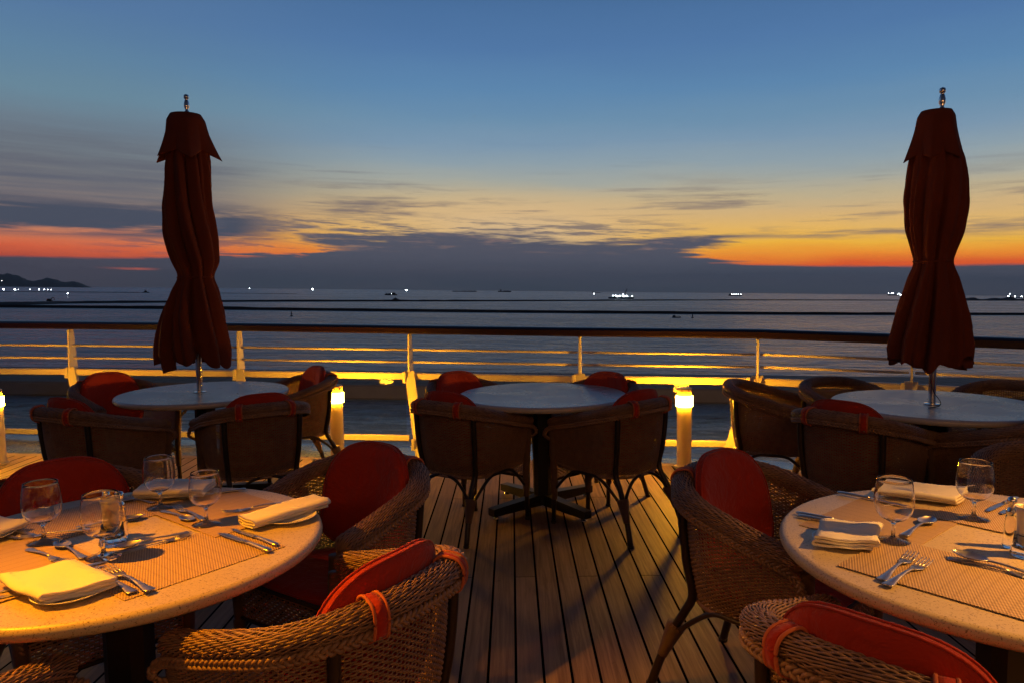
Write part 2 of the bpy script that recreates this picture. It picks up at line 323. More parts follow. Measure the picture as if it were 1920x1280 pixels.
# ------------------------------------------------------------------ mesh helpers
def link(name, me, parent=None, m=None, smooth=True):
    o = bpy.data.objects.new(name, me); COL.objects.link(o)
    if m: me.materials.append(m)
    if smooth: me.polygons.foreach_set('use_smooth', [True]*len(me.polygons))
    if parent: o.parent = parent
    return o
class MB:
    def __init__(s): s.v = []; s.f = []; s.n = 0
    def add(s, v, f):
        v = np.asarray(v, float).reshape(-1, 3); s.v.append(v)
        s.f.append([tuple(i+s.n for i in q) for q in f]); s.n += len(v)
    def mesh(s, name):
        me = bpy.data.meshes.new(name); me.from_pydata(np.vstack(s.v).tolist(), [], [q for l in s.f for q in l]); me.update(); return me
    def build(s, name, m, parent=None, smooth=True, auto=None):
        me = s.mesh(name); o = link(name, me, parent, m, smooth)
        if auto is not None:
            me.set_sharp_from_angle(angle=rad(auto))
        return o
    def box(s, c, d, rz=0, M=None):
        hx, hy, hz = d[0]/2, d[1]/2, d[2]/2; b = min(d)*.12
        # chamfered box
        import itertools
        vs = []; idx = {}
        for sx_, sy_, sz_ in itertools.product((-1, 1), repeat=3):
            for ax in range(3):
                p = [sx_*hx, sy_*hy, sz_*hz]
                for k in range(3):
                    if k != ax: p[k] -= (sx_, sy_, sz_)[k]*b
                idx[(sx_, sy_, sz_, ax)] = len(vs); vs.append(p)
        F = []
        for ax in range(3):
            o1, o2 = [k for k in range(3) if k != ax]
            for sg in (-1, 1):
                q = []
                for s1, s2 in ((-1, -1), (1, -1), (1, 1), (-1, 1)):
                    k = [0]*3; k[ax] = sg; k[o1] = s1; k[o2] = s2; q.append(idx[(*k, ax)])
                if (sg > 0) == (ax == 1): q.reverse()
                F.append(tuple(q))
        for ax in range(3):   # edges along ax
            o1, o2 = [k for k in range(3) if k != ax]
            for s1, s2 in itertools.product((-1, 1), repeat=2):
                q = []
                for sg, fx in ((-1, o1), (1, o1), (1, o2), (-1, o2)):
                    k = [0]*3; k[ax] = sg; k[o1] = s1; k[o2] = s2; q.append(idx[(*k, fx)])
                F.append(tuple(q))
        for c3 in itertools.product((-1, 1), repeat=3): F.append(tuple(idx[(*c3, ax)] for ax in range(3)))
        vs = np.array(vs)
        if rz: cz, sz2 = math.cos(rz), math.sin(rz); vs = vs @ np.array([[cz, sz2, 0], [-sz2, cz, 0], [0, 0, 1]])
        vs = vs + np.array(c, float)
        if M is not None: vs = np.array([list(M @ Vector(p)) for p in vs])
        s.add(vs, F)
    def tube(s, P, r, n=8, cap=True, closed=False, ref=None):
        P = np.asarray(P, float); N = len(P); r = np.broadcast_to(np.asarray(r, float), (N,))
        T = np.gradient(P, axis=0) if not closed else np.roll(P, -1, 0)-np.roll(P, 1, 0)
        T /= np.linalg.norm(T, axis=1)[:, None]+1e-12
        if ref is None:
            ref = np.array([0, 0, 1.]) if abs(T[:, 2]).mean() < .8 else np.array([1., 0, 0])
        A = np.cross(T, ref); A /= np.linalg.norm(A, axis=1)[:, None]+1e-9; B = np.cross(A, T)
        th = np.arange(n)*2*PI/n
        V = P[:, None, :]+r[:, None, None]*(np.cos(th)[None, :, None]*A[:, None, :]+np.sin(th)[None, :, None]*B[:, None, :])
        F = []; M_ = N if closed else N-1
        for i in range(M_):
            i2 = (i+1) % N
            for j in range(n): F.append((i*n+j, i*n+(j+1) % n, i2*n+(j+1) % n, i2*n+j))
        if cap and not closed: F += [tuple(range(n))[::-1], tuple((N-1)*n+j for j in range(n))]
        s.add(V.reshape(-1, 3), F)
    def lathe(s, prof, n=48, c=(0, 0, 0), fn=None):
        prof = np.asarray(prof, float); N = len(prof); th = np.arange(n)*2*PI/n
        R = prof[:, 0][:, None]*np.ones(n)[None]; Z = prof[:, 1][:, None]*np.ones(n)[None]
        if fn: R, Z = fn(R, Z, th)
        V = np.stack([R*np.cos(th)+c[0], R*np.sin(th)+c[1], Z+c[2]], -1); F = []
        for i in range(N-1):
            for j in range(n): F.append((i*n+j, i*n+(j+1) % n, (i+1)*n+(j+1) % n, (i+1)*n+j))
        if prof[0, 0] > 1e-6 and fn is None: pass
        s.add(V.reshape(-1, 3), F)
    def grid(s, V):
        a, b = V.shape[:2]; F = [(i*b+j, i*b+j+1, (i+1)*b+j+1, (i+1)*b+j) for i in range(a-1) for j in range(b-1)]
        s.add(V.reshape(-1, 3), F)
    def ball(s, c, r, n=12):
        th = np.linspace(-PI/2, PI/2, n//2+1); s.lathe(np.stack([np.maximum(np.cos(th)*r, 1e-4), np.sin(th)*r], 1), n, c)
def empty(name, loc=(0, 0, 0), rz=0, M=None):
    o = bpy.data.objects.new(name, None); COL.objects.link(o); o.empty_display_size = .1
    if M is not None: o.matrix_world = M
    else: o.location = loc; o.rotation_euler = (0, 0, rz)
    return o
def tag(o, label=None, cat=None, group=None, kind=None):
    if label: o['label'] = label
    if cat: o['category'] = cat
    if group: o['group'] = group
    if kind: o['kind'] = kind
    return o
def copy_tree(o, parent=None, skip=()):
    c = o.copy(); COL.objects.link(c); c.parent = parent
    for ch in list(o.children):
        if ch.name.split('.')[0] not in skip: copy_tree(ch, c, skip)
    return c
def smoothpath(pts, n):
    pts = np.array(pts, float); k = len(pts); tt = np.linspace(0, k-1, n); out = []
    ext = np.vstack([2*pts[0]-pts[1], pts, 2*pts[-1]-pts[-2]])
    for t_ in tt:
        i = min(int(t_), k-2); u = t_-i; p0, p1, p2, p3 = ext[i], ext[i+1], ext[i+2], ext[i+3]
        out.append(.5*((2*p1)+(-p0+p2)*u+(2*p0-5*p1+4*p2-p3)*u*u+(-p0+3*p1-3*p2+p3)*u**3))
    return np.array(out)

# ------------------------------------------------------------------ deck, gutter, sea, quay, hills
def poly_sheet(name, pts, z, m, kind='structure', thick=0):
    b = MB(); n = len(pts)
    v = [(x, y, z) for x, y in pts]+([(x, y, z-thick) for x, y in pts] if thick else [])
    f = [tuple(range(n))]
    if thick: f += [tuple(range(n, 2*n))[::-1]]+[(i, n+i, n+(i+1) % n, (i+1) % n) for i in range(n)]
    b.add(v, f); o = b.build(name, m, smooth=False); tag(o, kind=kind); return o
EDGE = [(-7.5, 6.95), (-4.3, 6.37), (-1.84, 6.12), (-.73, 5.98), (1.19, 5.76), (1.98, 5.57), (3.2, 5.0), (4.6, 4.1), (6.5, 2.6)]
poly_sheet('deck', [(-7.5, -4), (6.5, -4)]+EDGE[::-1], 0, deckm, thick=.06)
b = MB()
E3 = [np.array(p) for p in EDGE]
for i in range(len(E3)-1):
    p, q_ = E3[i], E3[i+1]; dd = (q_-p)/np.linalg.norm(q_-p); nn = np.array([-dd[1], dd[0]]); nn = nn if nn[1] > 0 else -nn
    a0, a1 = p-nn*.075, q_-nn*.075; b0, b1 = p+nn*.01, q_+nn*.01
    v = [(*a0, .004), (*a1, .004), (*b1, .004), (*b0, .004), (*b1, -.05), (*b0, -.05)]
    b.add(v, [(0, 1, 2, 3), (3, 2, 4, 5)])
tag(b.build('deck_margin', margin_m, smooth=False), kind='structure')
#        x      y     bottom  mid   hand      foot of the strut
POST = [(-6.6, 7.55, .0, .67, 1.13, (-6.3, 7.3)), (-4.343, 7.17, .0, .67, 1.107, (-4.12, 6.92)), (-2.56, 6.84, .02, .67, 1.088, (-2.40, 6.58)),
        (-.915, 6.51, .045, .67, 1.063, (-.80, 6.20)), (.576, 6.16, .07, .67, 1.048, (.55, 5.93)), (1.988, 5.88, .09, .67, 1.034, (1.64, 5.66)),
        (3.0, 5.44, .15, .67, 1.012, (2.80, 5.24)), (4.2, 4.62, .2, .67, 1.0, (4.0, 4.45)), (6.0, 3.1, .2, .67, 1.0, (5.8, 2.9))]
gl_ = [(x, y) for x, y, *_ in POST]
poly_sheet('gutter', [(x, y-.0) for x, y in EDGE]+[(x*1.02, y+.12) for x, y in gl_[::-1]], -.035, gutter_m)

b = MB(); S_ = 60000
b.add([(-S_, -S_, 0), (S_, -S_, 0), (S_, S_, 0), (-S_, S_, 0)], [(0, 1, 2, 3)])
sea = b.build('sea', seam_, smooth=False); sea.matrix_world = SEA; tag(sea, kind='structure')
def sea_m(x, y, z=0, rz=0): return SEA @ Matrix.Translation((x, y, z)) @ Matrix.Rotation(rz, 4, 'Z')
# paved quay between the ship and open water
b = MB()
b.box((0, 9, 1.0), (230, 18, 2.0)); quay = b.build('quay', quay_m, smooth=False); tag(quay, kind='structure'); quay.matrix_world = sea_m(-8, 99, 0, rad(-.8))
b = MB(); b.box((0, 0, .01), (100, 0.6, .3)); 
b = MB()
b.add([(0, 0, 1.6), (0, 12, 1.6), (90, -3, 1.6), (90, -14, 1.6), (0, 0, 0), (90, -14, 0)], [(0, 3, 2, 1), (4, 5, 3, 0)])
qw = b.build('quay', quay_m, smooth=False); tag(qw, kind='structure'); qw.matrix_world = sea_m(38, 105, 0, rad(14))
# unseen overhang added to cut the sky light; deckhouse wall behind the camera
over_m = mat('painted_ceiling', (.42,.40,.36), .6)
b = MB(); b.box((0, -1.3, 2.85), (15, 4.2, .12)); b.box((0, .78, 2.74), (15, .06, .12)); tag(b.build('unseen_overhang', over_m, smooth=False), kind='structure')
b = MB(); b.box((0, -3.3, 1.4), (15, .1, 2.8)); tag(b.build('deckhouse_wall', over_m, smooth=False), kind='structure')
# hills
gx = np.linspace(0, 1, 120); gy = np.linspace(-1, 1, 15)
hp = np.interp(gx, [0, .05, .1, .16, .2, .30, .36, .42, .5, .54, .60, .65, .68, .73, .79, .83, .88, .93, 1], [70, 88, 84, 70, 66, 130, 156, 150, 112, 76, 70, 92, 106, 98, 66, 60, 70, 44, 0])
hp = hp+rng.normal(0, 1.6, 120)*(hp > 8)
V = np.zeros((120, 15, 3)); x0, x1 = np.array([-9900, 13200]), np.array([-6650, 11600])
for i in range(120):
    c = x0+(x1-x0)*gx[i]; nrm = np.array([-.53, .85])
    for j in range(15):
        q2 = c+nrm*gy[j]*900; V[i, j] = (q2[0], q2[1], 1.45*hp[i]*(1-gy[j]**2)**.8*(1+.05*math.sin(i*.7+j))-3)
b = MB(); b.grid(V); h = b.build('hills', hillm); h.matrix_world = SEA; tag(h, kind='structure')
# low sandbanks
def bank(name, pts, w, hgt, label=None, z0=None, kind='structure', cat=None, jit=.12):
    P_ = smoothpath([(x, y, 0) for x, y in pts], 90); T = np.gradient(P_, axis=0); T /= np.linalg.norm(T, axis=1)[:, None]; N_ = np.stack([-T[:, 1], T[:, 0], T[:, 2]*0], 1)
    prof = [(-1, 0), (-.55, .85), (-.2, 1), (.25, .95), (.6, .8), (1, 0)]; V = np.zeros((90, 6, 3)); sc = 1+rng.normal(0, jit, 90); wv_ = np.interp(np.linspace(0, 1, 90), np.linspace(0, 1, len(w)), w)
    taper = np.clip(np.minimum(np.arange(90), 89-np.arange(90))/5, 0.05, 1)
    for j, (o, z) in enumerate(prof): V[:, j] = P_+N_*(o*wv_*taper)[:, None]; V[:, j, 2] = z*hgt*sc*taper-.15
    b = MB(); b.grid(V); o = b.build(name, rockm); o.matrix_world = SEA; tag(o, label, cat, kind=kind); return o
bank('breakwater', [(-620, 470), (-356, 507), (-150, 505), (1, 503), (200, 521), (402, 568), (700, 640)], [2.2]*3, 2.0, 'near black stone breakwater running straight across the bay above the handrail', None, 'thing', 'breakwater', .03)
bank('breakwater', [(-500, 560), (-406, 581), (-392, 641), (-355, 700), (-286, 812), (-146, 925), (2, 1044), (542, 1540), (1524, 2168)], [26, 12, 5, 3, 3, 3], 2.2, 'far dark breakwater slanting away to the right below the horizon', None, 'thing', 'breakwater', .08)
bank('sandbank', [(-640, 520), (-500, 525), (-400, 530), (-300, 560), (-200, 580)], [14, 16, 20, 6], .8)
bank('sandbank', [(-1700, 1640), (-1252, 1795), (-1065, 1879), (-940, 1930)], [30, 20, 14], 1.6)
bank('sandbank', [(-800, 1990), (-700, 2040), (-600, 2070)], [10, 8], 1.2)
bank('sandbank', [(1240, 2040), (1330, 2110), (1700, 2300), (2300, 2700)], [14, 24, 30], 5, jit=.4)
bank('islet', [(-560, 6850), (-430, 6870), (-320, 6890)], [40, 40], 9, jit=.3)
b = MB(); V = np.zeros((9, 9, 3))
for i in range(9):
    for j in range(9):
        u_, v_ = i/4-1, j/4-1; V[i, j] = (u_*5, v_*5, max(0, 2.9*(1-(u_*u_+v_*v_)**.5*.95)))
b.grid(V); o = b.build('rock_mound', rockm); o.matrix_world = sea_m(-146, 923, 2.0); tag(o, 'small pointed rock heap standing on the far breakwater', 'rock mound')
# ------------------------------------------------------------------ far vessels
def lights(root, pts, r, m=lampw, name='lamp'):
    for p in pts: b = MB(); b.ball(p, r, 8); b.build(name, m, root)
def hull_mb(L, B, D, bow=.15, sheer=.3):
    b = MB(); n = 14; V = np.zeros((n, 5, 3))
    for i in range(n):
        u_ = i/(n-1); w_ = B/2*(1-max(0, (u_-(1-bow*1.6))/(bow*1.6))**2)*(min(1, u_/.06+.7)); zt = D*(1+sheer*(max(0, u_-.75)/.25)**2+sheer*.3*max(0, .2-u_)/.2)
        w_ = max(w_, .02)
        for j, (o, z) in enumerate(((-1, 1), (-.85, -.1), (0, -.2), (.85, -.1), (1, 1))): V[i, j] = ((u_-.5)*L, o*w_, z*(zt if z > 0 else D))
    b.grid(V); dk = V[:, (0, 4)].copy(); dk[:, :, 2] -= .05*D; b.grid(dk)
    b.add(V[0], [(0, 1, 2, 3, 4)]); return b
def vessel(name, x, y, rz, L, B, D, cat, label, boxes, lamps, lr, group=None, bow=.15, lm=lampw):
    r = empty(name, M=sea_m(x, y, 0, rz)); tag(r, label, cat, group)
    hull_mb(L, B, D, bow).build('hull', hullm, r, auto=40)
    for nm, c, s_, mm in boxes: b = MB(); b.box(c, s_); b.build(nm, mm, r, smooth=False)
    if lamps: lights(r, lamps, lr, lm)
    return r
GS = 'ships anchored near the horizon'
vessel('cargo_ship', 1139, 3713, rad(0), 68, 11, 4.5, 'cargo ship', 'low dark cargo ship with an even row of six white deck lights', [('deckhouse', (-27, 0, 7), (8, 8, 6), hullm)], [(x, 0, 8) for x in (-30, -18, -7, 4, 15, 28)], 1.15, GS)
vessel('cargo_ship', 4901, 9361, rad(0), 150, 22, 9, 'cargo ship', 'distant cargo ship with lit masts fore and aft, just left of the right umbrella', [('deckhouse', (-62, 0, 18), (14, 16, 18), hullm), ('hatch', (5, 0, 11), (80, 14, 4), hullm)], [(-66, 0, 30), (-66, 0, 12), (-30, 0, 28), (-8, 0, 28), (66, 0, 28), (50, 0, 10)], 3.2, GS)
vessel('cargo_ship', 3487, 6524, rad(0), 34, 9, 5, 'cargo ship', 'small lit coaster half hidden behind the right umbrella', [('deckhouse', (-9, 0, 8), (8, 6, 6), hullm)], [(-10, 0, 12), (-2, 0, 9)], 3.2, GS)
vessel('cargo_ship', 3530, 5096, rad(-4), 130, 16, 6, 'cargo ship', 'long low ship with white lights cut by the right picture edge', [('deckhouse', (-48, 0, 10), (12, 12, 10), hullm)], [(-58, 0, 10), (-50, 0, 9), (-44, 0, 9), (-14, 0, 9), (30, 0, 10), (-50, 0, 28)], 2.6, GS)
vessel('cargo_ship', -68, 7387, rad(0), 135, 20, 10, 'cargo ship', 'unlit grey cargo ship in the middle of the horizon', [('deckhouse', (-38, 0, 18), (16, 14, 16), hullm), ('hatch', (20, 0, 12), (60, 12, 5), hullm)], [], 1, GS)
vessel('cargo_ship', 1042, 8967, rad(0), 105, 16, 7, 'cargo ship', 'faint far ship silhouette left of the crane barge', [('deckhouse', (-36, 0, 12), (10, 12, 8), hullm)], [], 1, GS)
vessel('patrol_boat', 372, 3267, rad(10), 12, 4, 2, 'boat', 'tiny boat with one white lamp left of the crane barge', [('cabin', (-2, 0, 3), (4, 3, 2), hullm)], [(-2, 0, 5)], 1.5)
tg = vessel('work_boat', -311, 1892, rad(5), 32, 8, 2.6, 'work boat', 'dark work boat with deckhouse and stacked gear left of centre horizon', [('deckhouse', (7, 0, 4.6), (9, 6, 5), hullm), ('cargo_stack', (-3, 0, 3.6), (8, 6, 3), hullm), ('wheelhouse', (-11, 0, 3.8), (5, 5, 4), shipw)], [(-10, -2, 5), (-4, -2, 4.4), (1, -2, 4.2)], .42)
bt = vessel('fishing_boat', -961, 1926, rad(10), 15, 5, 2.2, 'fishing boat', 'dark fishing boat with a pointed cabin left of the left umbrella', [('cabin', (-1, 0, 4), (6, 3.4, 3.6), hullm), ('mast', (-2, 0, 6.5), (.8, .8, 4), hullm)], [], 1)
for x, y, lb in ((-2412, 8881, 'boat with one bright greenish lamp on the horizon, nearer the left umbrella'), (-891, 6215, 'boat with one bright lamp on the horizon above the work boat'), (-3290, 9200, 'boat showing only a pinprick lamp right of the left umbrella')):
    s_ = y/1368; k = 1.9 if y != 9200 else .8
    vessel('squid_boat', x, y, rad(0), 22, 6, 3, 'fishing boat', lb, [('cabin', (-3, 0, 5), (8, 4, 4), hullm)], [(0, 0, 10)], s_*k*.62, 'lamp boats on the horizon')
# crane barge
cb = vessel('crane_barge', 236, 1567, rad(0), 54, 14, 3, 'crane barge', 'flat crane barge with many white floodlights and a raised boom', [('deckhouse', (2, 0, 5.5), (7, 7, 6), hullm), ('winch_house', (-14, 0, 4.4), (8, 6, 3), hullm)],
            [(-18, -2, 6.5), (-12, -2, 6.8), (-8, -2, 5.2), (-2.5, -2, 6.4), (3, -3.8, 9), (3, -3.8, 6.5), (3, -3.8, 5), (6.5, -3, 6), (10.5, -3, 6.4), (12, -3, 5.4), (23.5, -2, 5.6)], .7, bow=.08)
b = MB(); b.tube([(6, 0, 5), (12.5, 0, 22)], [1.1, .6], 6); b.tube([(5, 0, 9), (12.5, 0, 22)], [.2, .2], 4); b.build('boom', hullm, cb)
# channel buoys and the small skiff
def buoy(x, y, lb):
    r = empty('channel_buoy', M=sea_m(x, y)); tag(r, lb, 'buoy', 'dark channel buoys')
    b = MB(); b.lathe([(.02, -.2), (.7, -.2), (.75, .35), (.45, .5), (.01, .52)], 16); b.build('float', rockm, r)
    b = MB()
    for k in range(4): b.tube([(.4*math.cos(k*PI/2), .4*math.sin(k*PI/2), .45), (.16*math.cos(k*PI/2), .16*math.sin(k*PI/2), 2.1)], .07, 5)
    b.lathe([(.01, 1.2), (.34, 1.2), (.34, 1.7), (.01, 1.72)], 10); b.ball((0, 0, 2.4), .25); b.build('tower', rockm, r)
buoy(-119.2, 396.4, 'dark pillar buoy standing alone left of centre'); buoy(107.2, 430.5, 'dark pillar buoy right of the small open boat')
r = vessel('open_boat', 98.6, 434.3, rad(3), 5.2, 1.7, .55, 'boat', 'small open boat with a tiny cabin beside the right buoy', [('cabin', (-1.5, 0, .95), (1.3, 1.1, .8), hullm)], [], 1)
b = MB(); b.tube([(-1, .6, 1.3), (2.2, .6, 1.3)], .05, 5); b.tube([(2.2, .6, .6), (2.2, .6, 1.3)], .04, 5); b.build('frame', hullm, r)
# dredger on the left bank, beacon
r = empty('excavator', M=sea_m(-404, 640, 1.6)); tag(r, 'dark excavator standing on the left sandbank', 'excavator')
b = MB(); b.box((0, 0, .5), (4.2, 2.6, .9)); b.box((-.3, 0, 1.7), (3.2, 2.2, 1.5)); b.build('body', hullm, r, smooth=False)
b = MB(); b.tube(smoothpath([(1.2, 0, 1.5), (2.6, 0, 3.6), (4.0, 0, 3.2), (4.1, 0, 1.2)], 14), .3, 6); b.build('digging_arm', hullm, r)
r = empty('light_beacon', M=sea_m(-730, 1204)); tag(r, 'white lamp beacon on a thin pole above the left sandbank', 'beacon')
b = MB(); b.tube([(0, 0, -1), (0, 0, 3)], .25, 8); b.build('pole', hullm, r); lights(r, [(0, 0, 3.3)], .65)
# shore lamps under the hills
shore = [(-1366, 1969, 3.2, 'leftmost'), (-1344, 1982, 3.4, 'second'), (-1337, 1986, .8, 'third'), (-1313, 1997, 1.3, 'fourth'), (-1292, 2003, 1.9, 'fifth'), (-1281, 2008, 1.2, 'sixth'), (-1273, 2011, 1.2, 'seventh'), (-1266, 2014, 1.2, 'rightmost')]
for x, y, s_, nm in shore:
    r = empty('harbour_lamp', M=sea_m(x, y)); tag(r, f'{nm} of the bright harbour lamps at the left edge' if nm[-4:] == 'most' else f'{nm} bright harbour lamp from the left edge of the picture', 'harbour lamp', 'harbour lamps on the left bank')
    b = MB(); b.tube([(0, 0, 0), (0, 0, 5.5)], .3, 6); b.build('pole', hullm, r); lights(r, [(0, 0, 5.5)], s_*.5)
for k, (x, y, s_) in enumerate([(-9720, 13650, .5), (-9300, 13440, .6), (-8950, 13260, .5), (-8860, 13200, .9), (-8700, 13100, .6), (-8600, 13000, .5), (-8420, 12950, .7), (-8300, 12900, .5), (-8210, 12850, .5), (-8010, 12750, .8), (-9100, 13000, .7), (-7860, 12200, .6)]):
    r = empty('shore_lamp', M=sea_m(x, y-900, 4 if k < 10 else (70 if k == 10 else 82))); tag(r, 'tiny town lamp at the foot of the dark hills' if k < 10 else 'lone lamp high on the dark hillside', 'shore lamp', 'town lamps under the hills' if k < 10 else 'lone lamps on the hillside')
    b = MB(); b.tube([(0, 0, -40 if k > 9 else 0), (0, 0, 8)], .6, 5); b.build('pole', hullm, r); lights(r, [(0, 0, 10)], s_*6, lampy)

# ------------------------------------------------------------------ ship's rail
rail = empty('ship_railing', (0, 6.5, 0)); rail.location = (0, 0, 0)
tag(rail, 'curved cream ship railing with varnished handrail and dark glass panels round the deck edge', 'railing')
def bar(b, p, q_, w, h):          # rectangular bar from p to q_, w across, h high
    p, q_ = np.array(p, float), np.array(q_, float); dd = q_-p; L = np.linalg.norm(dd[:2]); dx = dd/np.linalg.norm(dd); nn = np.array([-dx[1], dx[0], 0]); nn /= np.linalg.norm(nn)+1e-9
    uz = np.cross(dx, nn); uz = uz if uz[2] > 0 else -uz
    c = .18*min(w, h); o = [(-w/2+c, -h/2), (w/2-c, -h/2), (w/2, -h/2+c), (w/2, h/2-c), (w/2-c, h/2), (-w/2+c, h/2), (-w/2, h/2-c), (-w/2, -h/2+c)]
    V = [p+nn*x+uz*y for x, y in o]+[q_+nn*x+uz*y for x, y in o]
    b.add(V, [(i, (i+1) % 8, 8+(i+1) % 8, 8+i) for i in range(8)]+[tuple(range(8))[::-1], tuple(range(8, 16))])
b = MB()
hp_ = [(x, y, z4) for x, y, z1, z3, z4, _ in POST]
for i in range(len(hp_)-1):
    p, q_ = np.array(hp_[i]), np.array(hp_[i+1]); e_ = (q_-p)/np.linalg.norm(q_-p)
    k = [(-.066, -.030), (-.054, -.042), (.054, -.042), (.066, -.030), (.066, .010), (.048, .026), (.0, .033), (-.048, .026), (-.066, .010)]
    nn = np.array([-e_[1], e_[0], 0]); V = [p-e_*.0+nn*x+np.array([0, 0, z-.005]) for x, z in k]+[q_+nn*x+np.array([0, 0, z-.005]) for x, z in k]; n9 = len(k)
    b.add(V, [(j, (j+1) % n9, n9+(j+1) % n9, n9+j) for j in range(n9)]+[tuple(range(n9))[::-1], tuple(range(n9, 2*n9))])
b.build('handrail', varnish, rail, auto=35)
for i in range(len(POST)-1):
    A_0, B_0 = POST[i], POST[i+1]
    p = np.array(A_0[:2]); q_ = np.array(B_0[:2]); dd = (q_-p)/np.linalg.norm(q_-p); g0, g1 = p+dd*.02, q_-dd*.02
    for f_ in (.52, .24):
        z0 = A_0[3]+(A_0[4]-A_0[3])*f_; z1 = B_0[3]+(B_0[4]-B_0[3])*f_
        b = MB(); b.tube([(*g0, z0), (*g1, z1)], .0105, 10); b.build('rail', rail_paint, rail)
    b = MB(); bar(b, (*g0, .64), (*g1, .64), .055, .06); b.build('beam', rail_paint, rail, smooth=False)
    b = MB(); bar(b, (*g0, A_0[2]+.03), (*g1, B_0[2]+.03), .045, .055); b.build('bottom_beam', paint, rail, smooth=False)
    h0, h1 = p+dd*.05, q_-dd*.05
    b = MB(); nn = np.array([-dd[1], dd[0]])*.004
    za, zb = A_0[2]+.0602, B_0[2]+.0602
    V = [(*(h0-nn), za), (*(h1-nn), zb), (*(h1-nn), .6095), (*(h0-nn), .6095), (*(h0+nn), za), (*(h1+nn), zb), (*(h1+nn), .6095), (*(h0+nn), .6095)]
    b.add(V, [(0, 1, 2, 3), (5, 4, 7, 6), (3, 2, 6, 7), (4, 5, 1, 0), (0, 3, 7, 4), (1, 5, 6, 2)]); b.build('glass_panel', screen_glass, rail, smooth=False)
for i, (x, y, zb, zm, zt, ft) in enumerate(POST):
    dd = np.array(POST[min(i+1, len(POST)-1)][:2])-np.array(POST[max(i-1, 0)][:2]); dd = dd/np.linalg.norm(dd); inn = np.array([dd[1], -dd[0]])
    # upper post: a flat plate set edge-on to the rail, slimmer at the top
    b = MB()
    for sgn in (1,):
        P0 = np.array([x, y])
        V = []
        for zz, w0, w1 in ((.672, -.06, .05), (zt-.055, -.03, .035)):
            for o_, s_ in ((w0, -1), (w1, -1), (w1, 1), (w0, 1)):
                V.append((*(P0-inn*o_*-1+dd*s_*.008), zz))
        b.add(V, [(0, 1, 2, 3)[::-1], (4, 5, 6, 7)]+[(k, (k+1) % 4, 4+(k+1) % 4, 4+k) for k in range(4)])
    pz = b.build('post', paint, rail, smooth=False)
    b = MB(); bar(b, (*(P0-dd*.17), zt-.037), (*(P0+dd*.17), zt-.037), .04, .008); b.tube([(*(P0), zt-.06), (*(P0), zt-.035)], .016, 8); b.build('bracket', paint, pz, smooth=False)
    # strut: tee-section stay from the beam down and inboard to the deck
    F = np.array(ft); T0 = P0+inn*.03; topv = np.array([*T0, .69]); botv = np.array([*F, -.03]); b = MB()
    ax = (botv-topv)/np.linalg.norm(botv-topv)
    for (u0, u1, v0, v1) in ((-.045, .045, -.006, .006), (-.006, .006, .006, .07)):
        V = []
        for c0 in (topv, botv):
            for uu, vv in ((u0, v0), (u1, v0), (u1, v1), (u0, v1)):
                V.append(c0+np.array([*(dd*uu), 0])+np.array([*(-inn*vv), 0]))
        b.add(V, [(0, 1, 2, 3)[::-1], (4, 5, 6, 7)]+[(k, (k+1) % 4, 4+(k+1) % 4, 4+k) for k in range(4)])
    # weld plates with bolts
    for tt in (.08, .86):
        c0 = topv+(botv-topv)*tt; bb = np.array([*(dd*-.05), 0]); b.box(c0+bb+np.array([*(inn*.012), 0]), (.03, .022, .1), math.atan2(dd[1], dd[0]))
    b.build('strut', paint, rail, smooth=False)

# ------------------------------------------------------------------ bollard lamps
bollard_lamplit_paint = mat('bollard_lamplit_paint', (.80,.64,.42), .45)  # cream post colour with the amber lamplight mixed in
def bollard():
    r = empty('bollard_lamp'); b = MB(); b.lathe([(.001, .002), (.075, .002), (.075, .012), (.06, .018), (.0565, .03), (.0565, .482), (.052, .487), (.001, .487)], 40); b.build('post', bollard_lamplit_paint, r, auto=40)
    b = MB(); b.lathe([(.0, .488), (.0660, .489), (.0660, .566), (.0, .567)], 32); b.build('lamp', bollard_lit, r, auto=40)
    b = MB(); b.lathe([(.0, .568), (.055, .568), (.0565, .572), (.0565, .625), (.05, .631), (.001, .632)], 32); b.build('cap', capm, r, auto=40)
    return r
capm = mat('frosted_cap_lamplit', (.62,.48,.30), .35)  # amber glow from the lamp below is put into the cap colour
bl = bollard()
for i, (x, y, lb) in enumerate([(-4.32, 6.03, 'lit white bollard lamp cut by the left picture edge'), (-1.475, 6.03, 'lit white bollard lamp right of the left umbrella table'), (1.34, 5.64, 'lit white bollard lamp right of the middle table')]):
    o = bl if i == 0 else copy_tree(bl); o.location = (x, y, 0); tag(o, lb, 'bollard lamp', 'bollard lamps along the deck edge')

# ------------------------------------------------------------------ wicker chair
def zrim(y): return .62+.145*np.clip((.27-y)/.56, 0, 1)**1.25
def plan(w, y0, yf, dep, n=400, ex=2.35):
    ph = np.linspace(0, PI, 300); cx, cy = -w*np.sign(np.cos(ph))*np.abs(np.cos(ph))**(2/ex), y0-dep*np.abs(np.sin(ph))**(2/ex)
    k = 60; xs = np.concatenate([np.full(k, -w), cx, np.full(k, w)]); ys = np.concatenate([np.linspace(yf, y0, k, endpoint=False), cy, np.linspace(y0, yf, k+1)[1:]])
    d_ = np.concatenate([[0], np.cumsum(np.hypot(np.diff(xs), np.diff(ys)))]); s_ = np.linspace(0, d_[-1], n)
    return np.interp(s_, d_, xs), np.interp(s_, d_, ys), s_
def sm(a_, k=9):
    ker = np.ones(k)/k; p_ = np.pad(a_, (k//2, k//2), mode='edge'); return np.convolve(p_, ker, 'valid')
NS = 433
tx, ty, ts = plan(.272, -.03, .262, .235, NS); bx_, by_, _ = plan(.232, -.03, .262, .195, NS)
tx, ty, bx_, by_ = sm(tx), sm(ty), sm(bx_), sm(by_)
